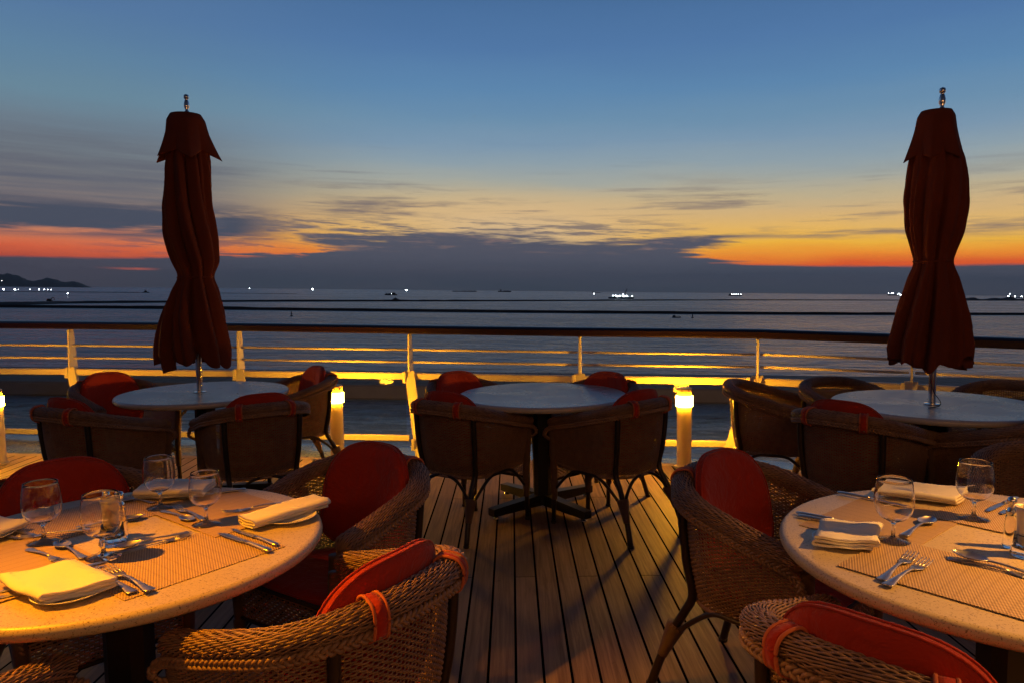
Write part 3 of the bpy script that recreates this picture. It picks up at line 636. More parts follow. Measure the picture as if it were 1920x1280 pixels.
TOP = np.stack([tx, ty, zrim(ty)-.012], 1); BOT = np.stack([bx_, by_, np.full(NS, .352)+.02*np.clip(by_/.26, 0, 1)], 1)
Tn = np.gradient(TOP, axis=0); Tn[:, 2] = 0; Tn /= np.linalg.norm(Tn, axis=1)[:, None]; NRM = np.stack([Tn[:, 1], -Tn[:, 0], 0*Tn[:, 0]], 1)
NRM *= -1 if NRM[NS//2, 1] > 0 else 1
def shell_pt(tv):   # whole row at t
    bulge = .010*math.sin(PI*tv); return TOP*(1-tv)+BOT*tv+NRM*bulge
def ribbon_tubes(rows, rx, rz, offs):
    """rows: list of (NS,3) centre lines; flat-ish 4-sided strands"""
    V = []; F = []; base = 0
    for C in rows:
        T = np.gradient(C, axis=0); T /= np.linalg.norm(T, axis=1)[:, None]; U = np.array([0, 0, 1.])-T*T[:, 2:3]; U /= np.linalg.norm(U, axis=1)[:, None]; A = np.cross(T, U)
        n = len(C); ring = np.stack([C+A*rx, C+U*rz, C-A*rx, C-U*rz], 1).reshape(-1, 3); V.append(ring)
        i = np.arange(n-1)[:, None]*4; j = np.arange(4)[None]; j2 = (j+1) % 4
        F.append((np.stack([i+j, i+j2, i+4+j2, i+4+j], -1).reshape(-1, 4))+base); base += n*4
    return np.vstack(V), np.vstack(F)
def np_mesh(name, V, F):
    me = bpy.data.meshes.new(name); me.vertices.add(len(V)); me.vertices.foreach_set('co', V.astype(np.float32).ravel())
    me.loops.add(F.size); me.loops.foreach_set('vertex_index', F.astype(np.int32).ravel()); me.polygons.add(len(F))
    me.polygons.foreach_set('loop_start', (np.arange(len(F))*4).astype(np.int32)); me.update(calc_edges=True); me.validate(); return me
def make_chair():
    r = empty('wicker_chair')
    # woven shell: horizontal strands over and under upright stakes
    rows = []; NR = 50; NSTK = 108; kk = np.arange(NS)/(NS-1)*NSTK*PI
    for j in range(NR):
        tv = (j+.5)/NR; wob = (.0026*np.sin(kk+PI*j))[:, None]; rj = shell_pt(tv)+NRM*wob; rj[:, 2] += .0007*np.sin(ts*rng.uniform(14, 30)+rng.uniform(0, 6))+.0005*np.sin(ts*rng.uniform(50, 90)+rng.uniform(0, 6)); rows.append(rj)
    V, F = ribbon_tubes(rows, .0018, .0028, None)
    b0 = len(V)
    st = MB()
    for k in range(0, NSTK+1):
        i = min(int(round(k*(NS-1)/NSTK)), NS-1); pts = [TOP[i]*(1-tv)+BOT[i]*tv+NRM[i]*.010*math.sin(PI*tv) for tv in np.linspace(-.03, 1.0, 6)]
        st.tube(pts, .0019, 4, cap=False)
    sv_ = np.vstack(st.v); sf = np.array([q for l in st.f for q in l]); V = np.vstack([V, sv_]); F = np.vstack([F, sf+b0])
    link('woven_shell', np_mesh('woven_shell', V, F), r, wicker)
    # bottom edge band
    b = MB(); P_ = BOT+np.array([0, 0, -.002]); b.tube(P_[::4], .0085, 7); b.build('bottom_band', wicker, r)
    # rolled rim
    n = 433; C = np.stack([tx, ty, zrim(ty)+.008], 1); C = C+NRM*.012
    # front ends curl down a little
    f_end = np.clip(1-ts/.05, 0, 1)+np.clip(1-(ts[-1]-ts)/.05, 0, 1); C[:, 2] -= .016*f_end**2
    T = np.gradient(C, axis=0); T /= np.linalg.norm(T, axis=1)[:, None]; U = np.cross(T, NRM); U *= np.sign(U[:, 2:3]); N2 = NRM
    endr = np.sqrt(np.clip(np.minimum(ts, ts[-1]-ts)/.022, .05, 1)); RX, RZ = .035*endr, .027*endr
    rows = []; NSTR = 30
    for k in range(NSTR):
        ph = 2*PI*k/NSTR+ts*4.6; wob = 1+.075*np.sin(ts/.017*PI+PI*k+.5*rng.normal()+.8*np.sin(ts*rng.uniform(3, 7)+k))*rng.uniform(.7, 1.25)
        rows.append(C+N2*(np.cos(ph)*RX*wob)[:, None]+U*(np.sin(ph)*RZ*wob)[:, None])
    V = []; F = []; base = 0
    for R_ in rows:
        Tt = np.gradient(R_, axis=0); Tt /= np.linalg.norm(Tt, axis=1)[:, None]; O = R_-C; O /= np.linalg.norm(O, axis=1)[:, None]; S2 = np.cross(Tt, O); S2 /= np.linalg.norm(S2, axis=1)[:, None]
        n5 = 6; th = np.arange(n5)*2*PI/n5; rr = .0025*(1+.10*rng.normal())
        V.append((R_[:, None]+rr*(np.cos(th)[None, :, None]*O[:, None]*.8+np.sin(th)[None, :, None]*S2[:, None]*1.05)).reshape(-1, 3))
        i = np.arange(n-1)[:, None]*n5; j = np.arange(n5)[None]; j2 = (j+1) % n5; F.append(np.stack([i+j, i+j2, i+n5+j2, i+n5+j], -1).reshape(-1, 4)+base); base += n*n5
    rim = link('rim', np_mesh('rim', np.vstack(V), np.vstack(F)), r, wicker)
    b = MB(); th = np.arange(12)*2*PI/12
    Vc = (C[::3][:, None]+(RX[::3, None, None]-.0035)*np.cos(th)[None, :, None]*N2[::3][:, None]+(RZ[::3, None, None]-.0035)*np.sin(th)[None, :, None]*U[::3][:, None]); m_ = Vc.shape[0]
    b.add(Vc.reshape(-1, 3), [(i*12+j, i*12+(j+1) % 12, (i+1)*12+(j+1) % 12, (i+1)*12+j) for i in range(m_-1) for j in range(12)]+[tuple(range(12))[::-1], tuple((m_-1)*12+j for j in range(12))]); b.build('core', wicker_core, rim)
    # plaited braid under the outer edge and down the front posts
    BC = C+N2*.031-np.stack([0*RX, 0*RX, .033+0*RX], 1)
    downL = smoothpath([BC[0]+(0, .004, 0), BC[0]+(-.002, .014, -.03), np.array([-.262, .272, .50]), np.array([-.25, .272, .37])], 60)[::-1]
    downR = downL[::-1]*np.array([-1, 1, 1]); BP = np.vstack([downL, BC[3:-3:2], downR]); ds = np.concatenate([[0], np.cumsum(np.linalg.norm(np.diff(BP, axis=0), axis=1))]); tot = ds[-1]; q_ = np.arange(0, tot, .0035)
    BP = np.stack([np.interp(q_, ds, BP[:, k]) for k in range(3)], 1); BP = np.stack([sm(BP[:, k], 7) for k in range(3)], 1)
    Tb = np.gradient(BP, axis=0); Tb /= np.linalg.norm(Tb, axis=1)[:, None]; cen_ = BP-np.array([0, -.02, 0]); On = np.stack([np.interp(q_, np.linspace(0, tot, NS), NRM[:, k]) for k in range(3)], 1); On -= Tb*(On*Tb).sum(1)[:, None]; On /= np.linalg.norm(On, axis=1)[:, None]; Sb = np.cross(Tb, On)
    b = MB(); w0 = 2*PI/.052
    for k in range(3):
        p_ = w0*q_+2*PI*k/3; b.tube(BP+Sb*(np.sin(p_)*.0095)[:, None]+On*(np.sin(2*p_)*.004)[:, None], .0052, 6)
    b.build('braid', wicker, rim)
    # arm posts, wrapped
    for sg in (-1, 1):
        b = MB(); b.tube(smoothpath([(sg*.268, .262, .60), (sg*.262, .262, .50), (sg*.25, .262, .37), (sg*.246, .262, .24)], 24), np.interp(np.linspace(0, 1, 24), [0, .8, 1], [.021, .021, .017]), 14); b.build('arm_post', wrap, r)
        b = MB(); b.tube([(sg*.246, .262, .26), (sg*.25, .268, .012)], [.0145, .0135], 12); b.tube([(sg*.25, .268, .014), (sg*.25, .268, .0)], [.017, .017], 12); b.build('leg', legm, r)
        # rear leg: up the outside of the shell, kicks out below
        b = MB(); xr = sg*.205
        il = int(np.argmin(np.abs(tx-sg*.205)+(ty > -.05)*9)); on = lambda tv: TOP[il]*(1-tv)+BOT[il]*tv+NRM[il]*(.010*math.sin(PI*tv)+.0165)
        P_ = smoothpath([on(.0), on(.3), on(.65), on(.95), (sg*.196, -.212, .30), (sg*.208, -.245, .235), (sg*.225, -.29, .12), (sg*.238, -.325, .008)], 36)
        b.tube(P_, .0155, 12); b.tube([(sg*.2385, -.3255, .012), (sg*.2385, -.326, .0)], .018, 12); lg = b.build('leg', legm, r)
        b = MB(); b.tube(smoothpath([(sg*.206, -.240, .245), (sg*.215, -.262, .19), (sg*.224, -.287, .125)], 10), [.034, .033, .031, .029, .027, .025, .023, .021, .019, .018], 14); b.build('leg_wrap', wrap, lg)
        b = MB(); b.tube([(sg*.246, .262, .262), (sg*.247, .262, .15)], [.024, .018], 14); b.build('leg_wrap', wrap, r)
        # braces
        b = MB(); b.tube(smoothpath([(sg*.246, .255, .215), (sg*.243, .17, .30), (sg*.238, .10, .348), (sg*.235, .0, .352), (sg*.23, -.08, .345), (sg*.224, -.16, .29), (sg*.215, -.24, .215)], 30), .0095, 8); b.build('brace', legm, r)
    b = MB(); b.tube(smoothpath([(-.218, -.255, .205), (-.14, -.235, .30), (-.07, -.225, .345), (0, -.222, .35), (.07, -.225, .345), (.14, -.235, .30), (.218, -.255, .205)], 30), .0095, 8); b.build('brace', legm, r)
    # front apron, woven, and seat deck
    rows = []; xs = np.linspace(-.24, .24, 133); kk2 = np.linspace(0, 33*PI, 133)
    for j in range(12):
        z = .275+.0105*j; c_ = np.stack([xs, .262+.0022*np.sin(kk2+PI*j), z-.0*xs+.03*(1-(xs/.24)**2)*(0 if j > 5 else -.12*(j-6)*.2)], 1); rows.append(c_)
    V, F = ribbon_tubes(rows, .0018, .0038, None); st = MB()
    for k in range(34): x = -.24+k*.48/33; st.tube([(x, .262, .27), (x, .262, .40)], .0019, 4, cap=False)
    sv_ = np.vstack(st.v); sf = np.array([q for l in st.f for q in l])+len(V); link('front_apron', np_mesh('front_apron', np.vstack([V, sv_]), np.vstack([F, sf])), r, wicker)
    b = MB(); 
    for z in (.268, .402): b.tube([(-.24, .262, z), (.24, .262, z)], .008, 8)
    sl = [(bx_[i]*.95, by_[i]*.94, .372) for i in range(0, NS, 12)]
    b.add(sl+[(x, y, .362) for x, y, z in sl], [tuple(range(len(sl))), tuple(range(len(sl), 2*len(sl)))[::-1]]+[(i, i+len(sl), (i+1) % len(sl)+len(sl), (i+1) % len(sl)) for i in range(len(sl))]); b.build('seat_frame', wicker_core, r)
    # seat cushion
    def pad(outline, thick, place, seg=56, rings=12, side=5):
        V = []; prof = [(math.sin(k/rings*PI/2), None) for k in range(rings+1)]
        th = np.linspace(0, 2*PI, seg, endpoint=False); ox, oy = outline(th)
        rows_ = []
        for sgn in (1, -1):
            for k in range(rings+1):
                rho = (k/rings)**.75 if sgn > 0 else (1-k/rings)**.75
                hgt = sgn*thick*(.30+.70*(1-rho**5)**.5) if rho < 1 else sgn*thick*.30
                rows_.append([place(ox[i]*rho, oy[i]*rho, hgt) for i in range(seg)])
        V = np.array(rows_); nr = len(rows_)
        F = [(i*seg+j, i*seg+(j+1) % seg, (i+1)*seg+(j+1) % seg, (i+1)*seg+j) for i in range(nr-1) for j in range(seg)]
        return V.reshape(-1, 3), F, ox, oy
    def se(w, h_, ex):
        def f(th):
            c_, s_ = np.cos(th), np.sin(th); k = np.where(s_ > 0, 2/ex, 2/2.35); return w*np.sign(c_)*np.abs(c_)**k, h_*np.sign(s_)*np.abs(s_)**k
        return f
    pl = lambda x, y, h_: (x, y+.032, .405+h_-.008*(1-(x/.24)**2)*(1-(y/.25)**2)*(1 if h_ > 0 else 0))
    V, F, ox, oy = pad(se(.219, .228, 3.6), .031, pl); b = MB(); b.add(V, F); sc_ = b.build('seat_cushion', cushion, r)
    b = MB(); b.tube([pl(ox[i]*1.005, oy[i]*1.005, .0093) for i in range(56)], .0035, 6, closed=True); b.build('piping', cushion, sc_)
    # back cushion, domed top
    def ob(th):
        c_, s_ = np.cos(th), np.sin(th); x = .222*np.sign(c_)*np.abs(c_)**(2/3.2); y = np.where(s_ > 0, .215*np.abs(s_)**(2/2.5), -.19*np.abs(s_)**(2/5)); return x, y
    def pb(x, y, h_):     # x across, y up, h towards the sitter
        zz = .625+y; lean = -.155-.26*(zz-.44)*.62; return (x*(1-.12*(zz-.44)), lean+1.1*x*x+h_, zz)
    V, F, ox, oy = pad(ob, .033, pb); b = MB(); b.add(V, F); bc = b.build('back_cushion', cushion, r)
    for hh in (.010, -.010):
        b = MB(); b.tube([pb(ox[i]*1.004, oy[i]*1.004, hh) for i in range(56)], .0032, 6, closed=True); b.build('piping', cushion, bc)
    for sx_ in (-.135, .135):
        b = MB(); i0 = int(np.argmin(np.abs(tx-sx_)+(ty > -.1)*9)); ctr = C[i0]; nv = NRM[i0]; sd = np.array([-nv[1], nv[0], 0])*-1
        s0 = np.array(pb(sx_, .15, -.033)); s1 = np.array([0, 0, 0.])
        path = smoothpath([s0-(0, 0, .02), s0+(0, -.004, .006), ctr+(0, 0, .036)-nv*.01, ctr+nv*.028+(0, 0, .027), ctr+nv*.043+(0, 0, .0), ctr+nv*.036-(0, 0, .042), ctr+nv*.006-(0, 0, .06)], 40)
        w_ = .0165; L_ = path-sd*w_; R_ = path+sd*w_; Tg = np.gradient(path, axis=0); Tg /= np.linalg.norm(Tg, axis=1)[:, None]; nn = np.cross(Tg, np.broadcast_to(sd, path.shape)); nn *= .0016
        V = np.stack([L_+nn, R_+nn, R_-nn, L_-nn, L_+nn], 1); b.grid(V); stp = b.build('strap', cushion, bc)
        b = MB(); b.tube(L_, .0042, 6); b.tube(R_, .0042, 6); b.build('strap_piping', pipe_m, stp)
    return r
chair = make_chair()
GM, GL, GR, GFL, GFR = 'chairs around the bare middle table', 'chairs around the left umbrella table', 'chairs around the right umbrella table', 'chairs around the laid left table', 'chairs around the laid right table'
CHAIRS = [
 (-.275, 4.345, 55, 'wicker chair with straps on its near left side of the bare middle table', GM, 1),
 (.605, 4.31, 131, 'wicker chair seen from behind on the near right side of the bare middle table', GM, 1),
 (-.264, 4.98, -45, 'wicker chair with red cushion at the far left of the bare middle table', GM, 1),
 (.51, 4.85, 220, 'wicker chair with red cushion at the far right of the bare middle table', GM, 1),
 (-2.47, 4.30, 64, 'wicker chair seen from behind nearest the left edge at the left umbrella table', GL, 1),
 (-1.57, 4.36, 124, 'wicker chair seen from behind at the near right of the left umbrella table', GL, 1),
 (-2.82, 5.22, -32, 'wicker chair with tall red cushion at the far left of the left umbrella table', GL, 1),
 (-1.66, 5.45, 215, 'wicker chair beside the bollard lamp at the left umbrella table', GL, 1),
 (1.71, 4.76, -22, 'empty wicker chair without back cushion between right bollard lamp and right umbrella table', GR, 0),
 (2.23, 4.72, -68, 'wicker chair without back cushion behind the right umbrella table', GR, 0),
 (1.84, 3.83, 40, 'wicker chair seen from behind at the near left of the right umbrella table', GR, 1),
 (2.543, 3.659, 119, 'wicker chair seen from behind at the near right of the right umbrella table', GR, 1),
 (3.05, 4.5, 215, 'wicker chair at the far right of the right umbrella table', GR, 0),
 (-1.50, 2.46, -43, 'wicker chair with broad red cushion behind the laid left table', GFL, 1),
 (-.65, 2.64, 236, 'wicker chair with tall red cushion facing the camera right of the laid left table', GFL, 1),
 (-.455, 1.77, 149, 'brightly lit wicker chair with orange-red cushion in front, right of the laid left table', GFL, 1),
 (-1.32, 1.36, 80, 'wicker chair only showing its woven arm in the bottom left corner', GFL, 1),
 (.885, 2.46, -48, 'wicker chair with tall red cushion left of the laid right table', GFR, 1),
 (.81, 1.43, 42, 'wicker chair with orange-red cushion in the bottom right corner', GFR, 1),
 (2.06, 2.66, 238, 'wicker chair behind the laid right table at the right picture edge', GFR, 0)]
for i, (x, y, a_, lb, g, cu) in enumerate(CHAIRS):
    o = chair if i == 0 else copy_tree(chair, skip=() if cu else ('back_cushion',))
    o.location = (x, y, 0); o.rotation_euler = (0, 0, rad(a_-90)); tag(o, lb, 'chair', g)

# ------------------------------------------------------------------ tables
def table(x, y, R, m, label, arms=38, group=None):
    r = empty('round_table', (x, y, 0)); tag(r, label, 'table', group)
    zt, th = .745, .036; k = 8
    prof = [(.0005, zt), (R*.5, zt), (R-.019, zt)]
    for i in range(k+1): a_ = PI/2-i/k*PI; prof.append((R-.018+.018*math.cos(a_), zt-th/2+th/2*math.sin(a_)))
    prof += [(R-.05, zt-th), (.0005, zt-th)]
    b = MB(); b.lathe(prof, 128); b.build('tabletop', m, r, auto=35)
    b = MB(); s_ = .058; P4 = [(s_, s_*.55), (s_*.55, s_)]; o = []
    for q4 in range(4):
        for px, py in P4: c_, n_ = math.cos(q4*PI/2), math.sin(q4*PI/2); o.append((c_*px-n_*py, n_*px+c_*py))
    V = [(px, py, .03) for px, py in o]+[(px, py, zt-th) for px, py in o]; b.add(V, [(i, (i+1) % 8, 8+(i+1) % 8, 8+i) for i in range(8)]); b.build('column', blackm, r, smooth=False)
    for q4 in range(4):
        a_ = rad(arms)+q4*PI/2; b = MB(); dx, dy = math.cos(a_), math.sin(a_); nx, ny = -dy, dx
        V = []
        for L, w_, z0, z1 in ((.03, .034, .025, .095), (.36, .030, .025, .075), (.42, .030, .025, .07)):
            V += [(dx*L+nx*w_, dy*L+ny*w_, z0), (dx*L-nx*w_, dy*L-ny*w_, z0), (dx*L-nx*w_, dy*L-ny*w_, z1), (dx*L+nx*w_, dy*L+ny*w_, z1)]
        b.add(V, [(i*4+j, i*4+(j+1) % 4, (i+1)*4+(j+1) % 4, (i+1)*4+j) for i in range(2) for j in range(4)]+[(0, 1, 2, 3), (8, 9, 10, 11)]); fo = b.build('foot', blackm, r, smooth=False)
        b = MB(); b.lathe([(.001, .0), (.02, .0), (.02, .008), (.008, .012), (.008, .026), (.001, .026)], 12, (dx*.385, dy*.385, 0)); b.build('leveller', chrome, fo)
    return r
table(.19, 4.67, .545, stone2, 'bare round grey-topped table in the middle of the deck', 38)
table(-2.11, 4.95, .555, stone2, 'bare round grey-topped table with the left closed umbrella through it', 20)
table(2.42, 4.13, .555, stone2, 'bare round grey-topped table with the right closed umbrella through it', 50)
table(-1.115, 2.03, .55, stone, 'round speckled stone table laid for four in amber light at left', 47)
table(1.31, 1.88, .572, stone, 'round speckled stone table laid for dinner at right', 43)

# ------------------------------------------------------------------ closed umbrellas
def umbrella(x, y, label, prof, vent, ztop, hem, seed, lean):
    r = empty('closed_umbrella', (x, y, .745)); tag(r, label, 'umbrella', 'closed dark red umbrellas')
    rg = np.random.default_rng(seed); n = 192; th = np.arange(n)*2*PI/n
    b = MB(); b.tube([(0, 0, .002), (0, 0, ztop-.745)], .0195, 20); b.lathe([(.0, .0015), (.042, .0015), (.042, .006), (.0205, .008)], 24); b.build('pole', chrome, r, auto=40)
    zc = prof[-1][0]-.745+.09
    b = MB(); b.lathe([(.0, zc-.02), (.034, zc-.02), (.036, zc-.015), (.036, zc+.015), (.03, zc+.02), (.0, zc+.02)], 24); b.build('collar', chrome, r, auto=40)
    b = MB(); z0 = ztop-.745; b.lathe([(.02, z0-.002), (.022, z0+.005), (.012, z0+.014), (.010, z0+.02), (.017, z0+.04), (.018, z0+.06), (.012, z0+.082), (.009, z0+.088), (.015, z0+.096), (.0175, z0+.108), (.014, z0+.118), (.001, z0+.124)], 20); b.build('finial', chrome, r)
    edges_ = np.sort((np.arange(8)+rg.uniform(-.22, .22, 8))/8); amp = rg.uniform(.7, 1.35, 8); fold = np.zeros(n); tn = th/(2*PI)
    for q8 in range(8):
        e0 = edges_[q8]; w8 = (edges_[(q8+1) % 8]-e0) % 1; u8 = ((tn-e0) % 1)/w8; inside = u8 < 1
        uu = np.clip(u8, 0, 1); fold += np.where(inside, -amp[q8]*(1-np.minimum(uu/.72, 1)**.75)**1.2-amp[q8]*np.clip((uu-.86)/.14, 0, 1)**2, 0)
    minor = sum(rg.uniform(.3, 1)*np.sin(k*th+rg.uniform(0, 6)) for k in (11, 17, 23))*.12
    zs = np.array([p[0] for p in prof]); rs = np.array([p[1] for p in prof]); cx = np.array([p[2] for p in prof]); fa = np.array([p[3] for p in prof])
    Z = np.linspace(zs[0], zs[-1], 90); R = np.interp(Z, zs[::-1], rs[::-1]); CX = np.interp(Z, zs[::-1], cx[::-1]); FA = np.interp(Z, zs[::-1], fa[::-1])
    for arr in (R, CX): arr[:] = sm(arr, 5)
    V = np.zeros((90, n, 3))
    hemw = hem*(np.abs(np.sin(4*th+rg.uniform(0, 3)))**.7+.5*np.sin(3*th+rg.uniform(0, 6))+.25*np.sin(9*th+1))
    for i in range(90):
        tw = (Z[0]-Z[i])*.85*lean; sh = int(tw/(2*PI)*n) % n; fd = np.roll(fold+minor, sh); f_ = 1+FA[i]*2.2*(fd+.38)+.012*math.sin(i*.55+seed)*np.sin(5*th+i*.11)
        low = np.clip((i-60)/29, 0, 1)**2
        rr = R[i]*f_; V[i, :, 0] = CX[i]+rr*np.cos(th); V[i, :, 1] = rr*np.sin(th)*.95; V[i, :, 2] = Z[i]-.745-low*hemw
    F = [(i*n+j, i*n+(j+1) % n, (i+1)*n+(j+1) % n, (i+1)*n+j) for i in range(89) for j in range(n)]
    b = MB(); b.add(V.reshape(-1, 3), F); cn = b.build('canopy', umbm, r); md = cn.modifiers.new('th', 'SOLIDIFY'); md.thickness = .0025
    # tie band
    iz = int(np.argmin(np.where((np.arange(90) > 30) & (np.arange(90) < 80), R, 9))); b = MB(); ring = V[iz].copy(); ctr = ring.mean(0); ring = ctr+(ring-ctr)*1.03
    rr = np.linalg.norm((ring-ctr)[:, :2], axis=1); rr = sm(np.concatenate([rr[-12:], rr, rr[:12]]), 15)[12:-12]; ring[:, 0] = ctr[0]+rr*np.cos(th)*1.02; ring[:, 1] = ctr[1]+rr*np.sin(th)*1.0
    b.tube(ring[::3], .007, 8, closed=True); b.build('tie', umbm, cn)
    # vent flap
    vz = np.array([p[0] for p in vent]); vr = np.array([p[1] for p in vent]); vc = np.array([p[2] for p in vent]); Z = np.linspace(vz[0], vz[-1], 30); R = np.interp(Z, vz[::-1], vr[::-1]); CX = np.interp(Z, vz[::-1], vc[::-1]); V = np.zeros((31, n, 3))
    fold2 = np.zeros(n)
    for ca in (.05, 1.3, 3.1, -2.2, -1.15):
        ca += rg.uniform(-.12, .12); dd_ = np.abs((th-ca+PI) % (2*PI)-PI); fold2 = np.maximum(fold2, rg.uniform(.8, 1.15)*np.clip(1-dd_/.62, 0, 1)**1.25)
    for i in range(30):
        g = (i/29)**1.3; rr = R[i]*(1+.52*g*(fold2-.45)); V[i+1, :, 0] = CX[i]+rr*np.cos(th); V[i+1, :, 1] = rr*np.sin(th)*.95; V[i+1, :, 2] = Z[i]-.745-g*.06*(fold2-.45)
    V[0] = V[1]*np.array([.2, .2, 1])+np.array([vc[0]*.8, 0, .004])
    b = MB(); b.add(V.reshape(-1, 3), [(i*n+j, i*n+(j+1) % n, (i+1)*n+(j+1) % n, (i+1)*n+j) for i in range(30) for j in range(n)]); vn = b.build('vent', umbm, cn); md = vn.modifiers.new('th', 'SOLIDIFY'); md.thickness = .0025
    return r
umbrella(-2.13, 4.93, 'closed dark red umbrella standing in the left grey table',
 [(2.56, .08, 0, .05), (2.42, .11, .0, .1), (2.25, .126, -.01, .16), (2.0, .134, -.025, .2), (1.8, .146, -.015, .2), (1.62, .128, .01, .2), (1.525, .094, .01, .14), (1.44, .128, .0, .2), (1.25, .180, -.02, .2), (1.08, .214, -.03, .18), (.99, .20, -.03, .2)],
 [(2.59, .095, -.01), (2.55, .118, -.01), (2.47, .13, -.01), (2.38, .155, -.01), (2.32, .172, -.01)], 2.60, .055, 3, 1)
um2 = umbrella(2.38, 4.10, 'closed dark red umbrella standing in the right grey table',
 [(2.34, .07, -.03, .05), (2.2, .10, -.03, .1), (2.13, .118, -.025, .14), (2.03, .138, -.02, .1), (1.88, .138, -.02, .17), (1.72, .122, -.02, .2), (1.59, .092, -.02, .15), (1.54, .083, -.02, .12), (1.46, .106, -.02, .2), (1.25, .160, -.02, .2), (1.09, .192, -.02, .18), (1.01, .185, -.02, .2)],
 [(2.37, .075, -.03), (2.34, .092, -.03), (2.27, .104, -.03), (2.18, .124, -.03), (2.12, .136, -.03)], 2.375, .045, 8, -.7)
b = MB(); b.tube(smoothpath([(-.045, -.05, .28), (-.05, -.06, .16), (-.035, -.08, .08), (-.005, -.09, .03), (-.02, -.10, .006), (-.10, -.14, .004)], 40), .0022, 6); b.build('pull_cord', rope_m, um2)

# ------------------------------------------------------------------ things on the laid tables
ZT = .745
def placemat(x, y, a_, lift, label, group):
    b = MB(); W_, D_ = .43, .30; b.box((0, 0, .0008), (W_, D_, .0016)); o = b.build('placemat', placemat_m, smooth=False); o.location = (x, y, ZT+.0005+lift); o.rotation_euler = (0, 0, a_); tag(o, label, 'placemat', group)
for (cx, cy, a0, nm, g, ds) in ((-1.105, 2.055, -38, 'left', 'placemats on the laid left table', ['nearest the camera, under two knives and crossed forks', 'at the far right beside the rolled napkin', 'at the far left under the tall glass', 'at the near left under the flat napkin']),
                           (1.275, 1.885, 130, 'right', 'placemats on the laid right table', ['at the left corner under the knife pair and spoon', 'nearest the camera with two forks side by side', 'hidden beyond the right picture edge', 'at the far right with two butter knives'])):
    for k in range(4):
        a_ = rad(a0+90*k); dist = .285
        placemat(cx+math.cos(a_)*dist, cy+math.sin(a_)*dist, a_+PI/2, (0, .002, .0004, .0024)[k], f'woven placemat, {nm} table, {ds[k]}', g)
def loft(b, secs, n=10):
    V = []
    for (x, y, w_, z, h_) in secs:
        for k in range(n):
            t_ = 2*PI*k/n; V.append((x, y+w_*math.cos(t_), z+h_*math.sin(t_)))
    m_ = len(secs); b.add(V, [(i*n+j, i*n+(j+1) % n, (i+1)*n+(j+1) % n, (i+1)*n+j) for i in range(m_-1) for j in range(n)]+[tuple(range(n))[::-1], tuple((m_-1)*n+j for j in range(n))])
def handle(b, x0=-.10, x1=.0):   # flared handle from x0 (end) to x1 (neck)
    L = x1-x0; S = [(0, .006, .004, .0016), (.02, .0105, .0035, .0018), (.08, .0115, .0032, .0019), (.25, .0085, .0042, .002), (.5, .0052, .0065, .0022), (.75, .0036, .008, .0022), (.92, .0034, .0075, .002), (1, .004, .006, .0018)]
    loft(b, [(x0+L*s_, 0, w_, z, h_) for s_, w_, z, h_ in S])
def knife_mesh(L=.235):
    b = MB(); x0 = -L/2
    loft(b, [(x0, 0, .004, .005, .002), (x0+.004, 0, .0085, .005, .0035), (x0+.02, 0, .0095, .0055, .0042), (x0+.06, 0, .007, .006, .0042), (x0+.095, 0, .0055, .006, .004), (x0+.105, 0, .0065, .006, .0045)])
    loft(b, [(x0+.107, -.0005, .006, .006, .0016), (x0+.12, 0, .0085, .0055, .001), (x0+.17, 0, .0095, .005, .0008), (x0+.21, .001, .009, .005, .0007), (x0+L-.008, .003, .006, .005, .0006), (x0+L, .006, .001, .005, .0004)])
    return b.mesh('knife')
def fork_mesh(L=.19):
    b = MB(); x0 = -L/2; handle(b, x0, x0+.115); xn = x0+.112
    loft(b, [(xn, 0, .004, .006, .0018), (xn+.012, 0, .009, .0045, .0014), (xn+.024, 0, .0125, .003, .0012), (xn+.034, 0, .0128, .0035, .0011)])
    for k in range(4):
        y = -.0105+.007*k; tp = x0+L; s_ = xn+.030; Lt = tp-s_
        loft(b, [(s_, y, .0022, .0034, .0011), (s_+Lt*.4, y, .0018, .0045, .0011), (s_+Lt*.75, y, .0016, .0075, .001), (tp, y*.98, .0006, .011, .0006)], 6)
    return b.mesh('fork')
def spoon_mesh(L=.185):
    b = MB(); x0 = -L/2; handle(b, x0, x0+.122); xb, Lb = x0+.118, L-.118; V = np.zeros((22, 13, 3))
    for i in range(22):
        u_ = i/21; w_ = .0205*math.sin(PI*min(1, u_*.97+.03))**.6*(1-.12*u_)+.0005
        for j in range(13):
            v_ = (j-6)/6; zc = .009-.0078*(math.sin(PI*u_)**.7)*(1-v_*v_); V[i, j] = (xb+u_*Lb, v_*w_, zc-.002*(1-u_)*0)
    b.grid(V); V2 = V.copy(); V2[:, :, 2] -= .0012; b.grid(V2[::-1]); ed = np.vstack([V[:, 0], V[::-1, 12]]); b.tube(ed-(0, 0, .0005), .0009, 5, closed=True)
    return b.mesh('spoon')
KM, FM, SM_ = knife_mesh(), fork_mesh(), spoon_mesh()
for me in (KM, FM, SM_): me.materials.append(steel); me.polygons.foreach_set('use_smooth', [True]*len(me.polygons))
def cutlery(kind, p, q_, label, group=None, z=.003, flip=False, tilt=0.):
    """p: handle end, q_: tip"""
    me = {'knife': KM, 'fork': FM, 'spoon': SM_}[kind]; o = bpy.data.objects.new(kind, me); COL.objects.link(o)
    c = ((p[0]+q_[0])/2, (p[1]+q_[1])/2); L = math.dist(p, q_); base = {'knife': .235, 'fork': .19, 'spoon': .185}[kind]; s_ = max(.85, min(1.2, L/base))
    o.location = (*c, ZT+z+(.0005)); o.rotation_euler = (PI if flip else 0, -tilt, math.atan2(q_[1]-p[1], q_[0]-p[0])); o.scale = (s_, s_, s_)
    if flip: o.location.z += .011
    tag(o, label, kind, group)
gl = 'cutlery on the laid left table'; gr = 'cutlery on the laid right table'
T_ = 'on the laid left table'
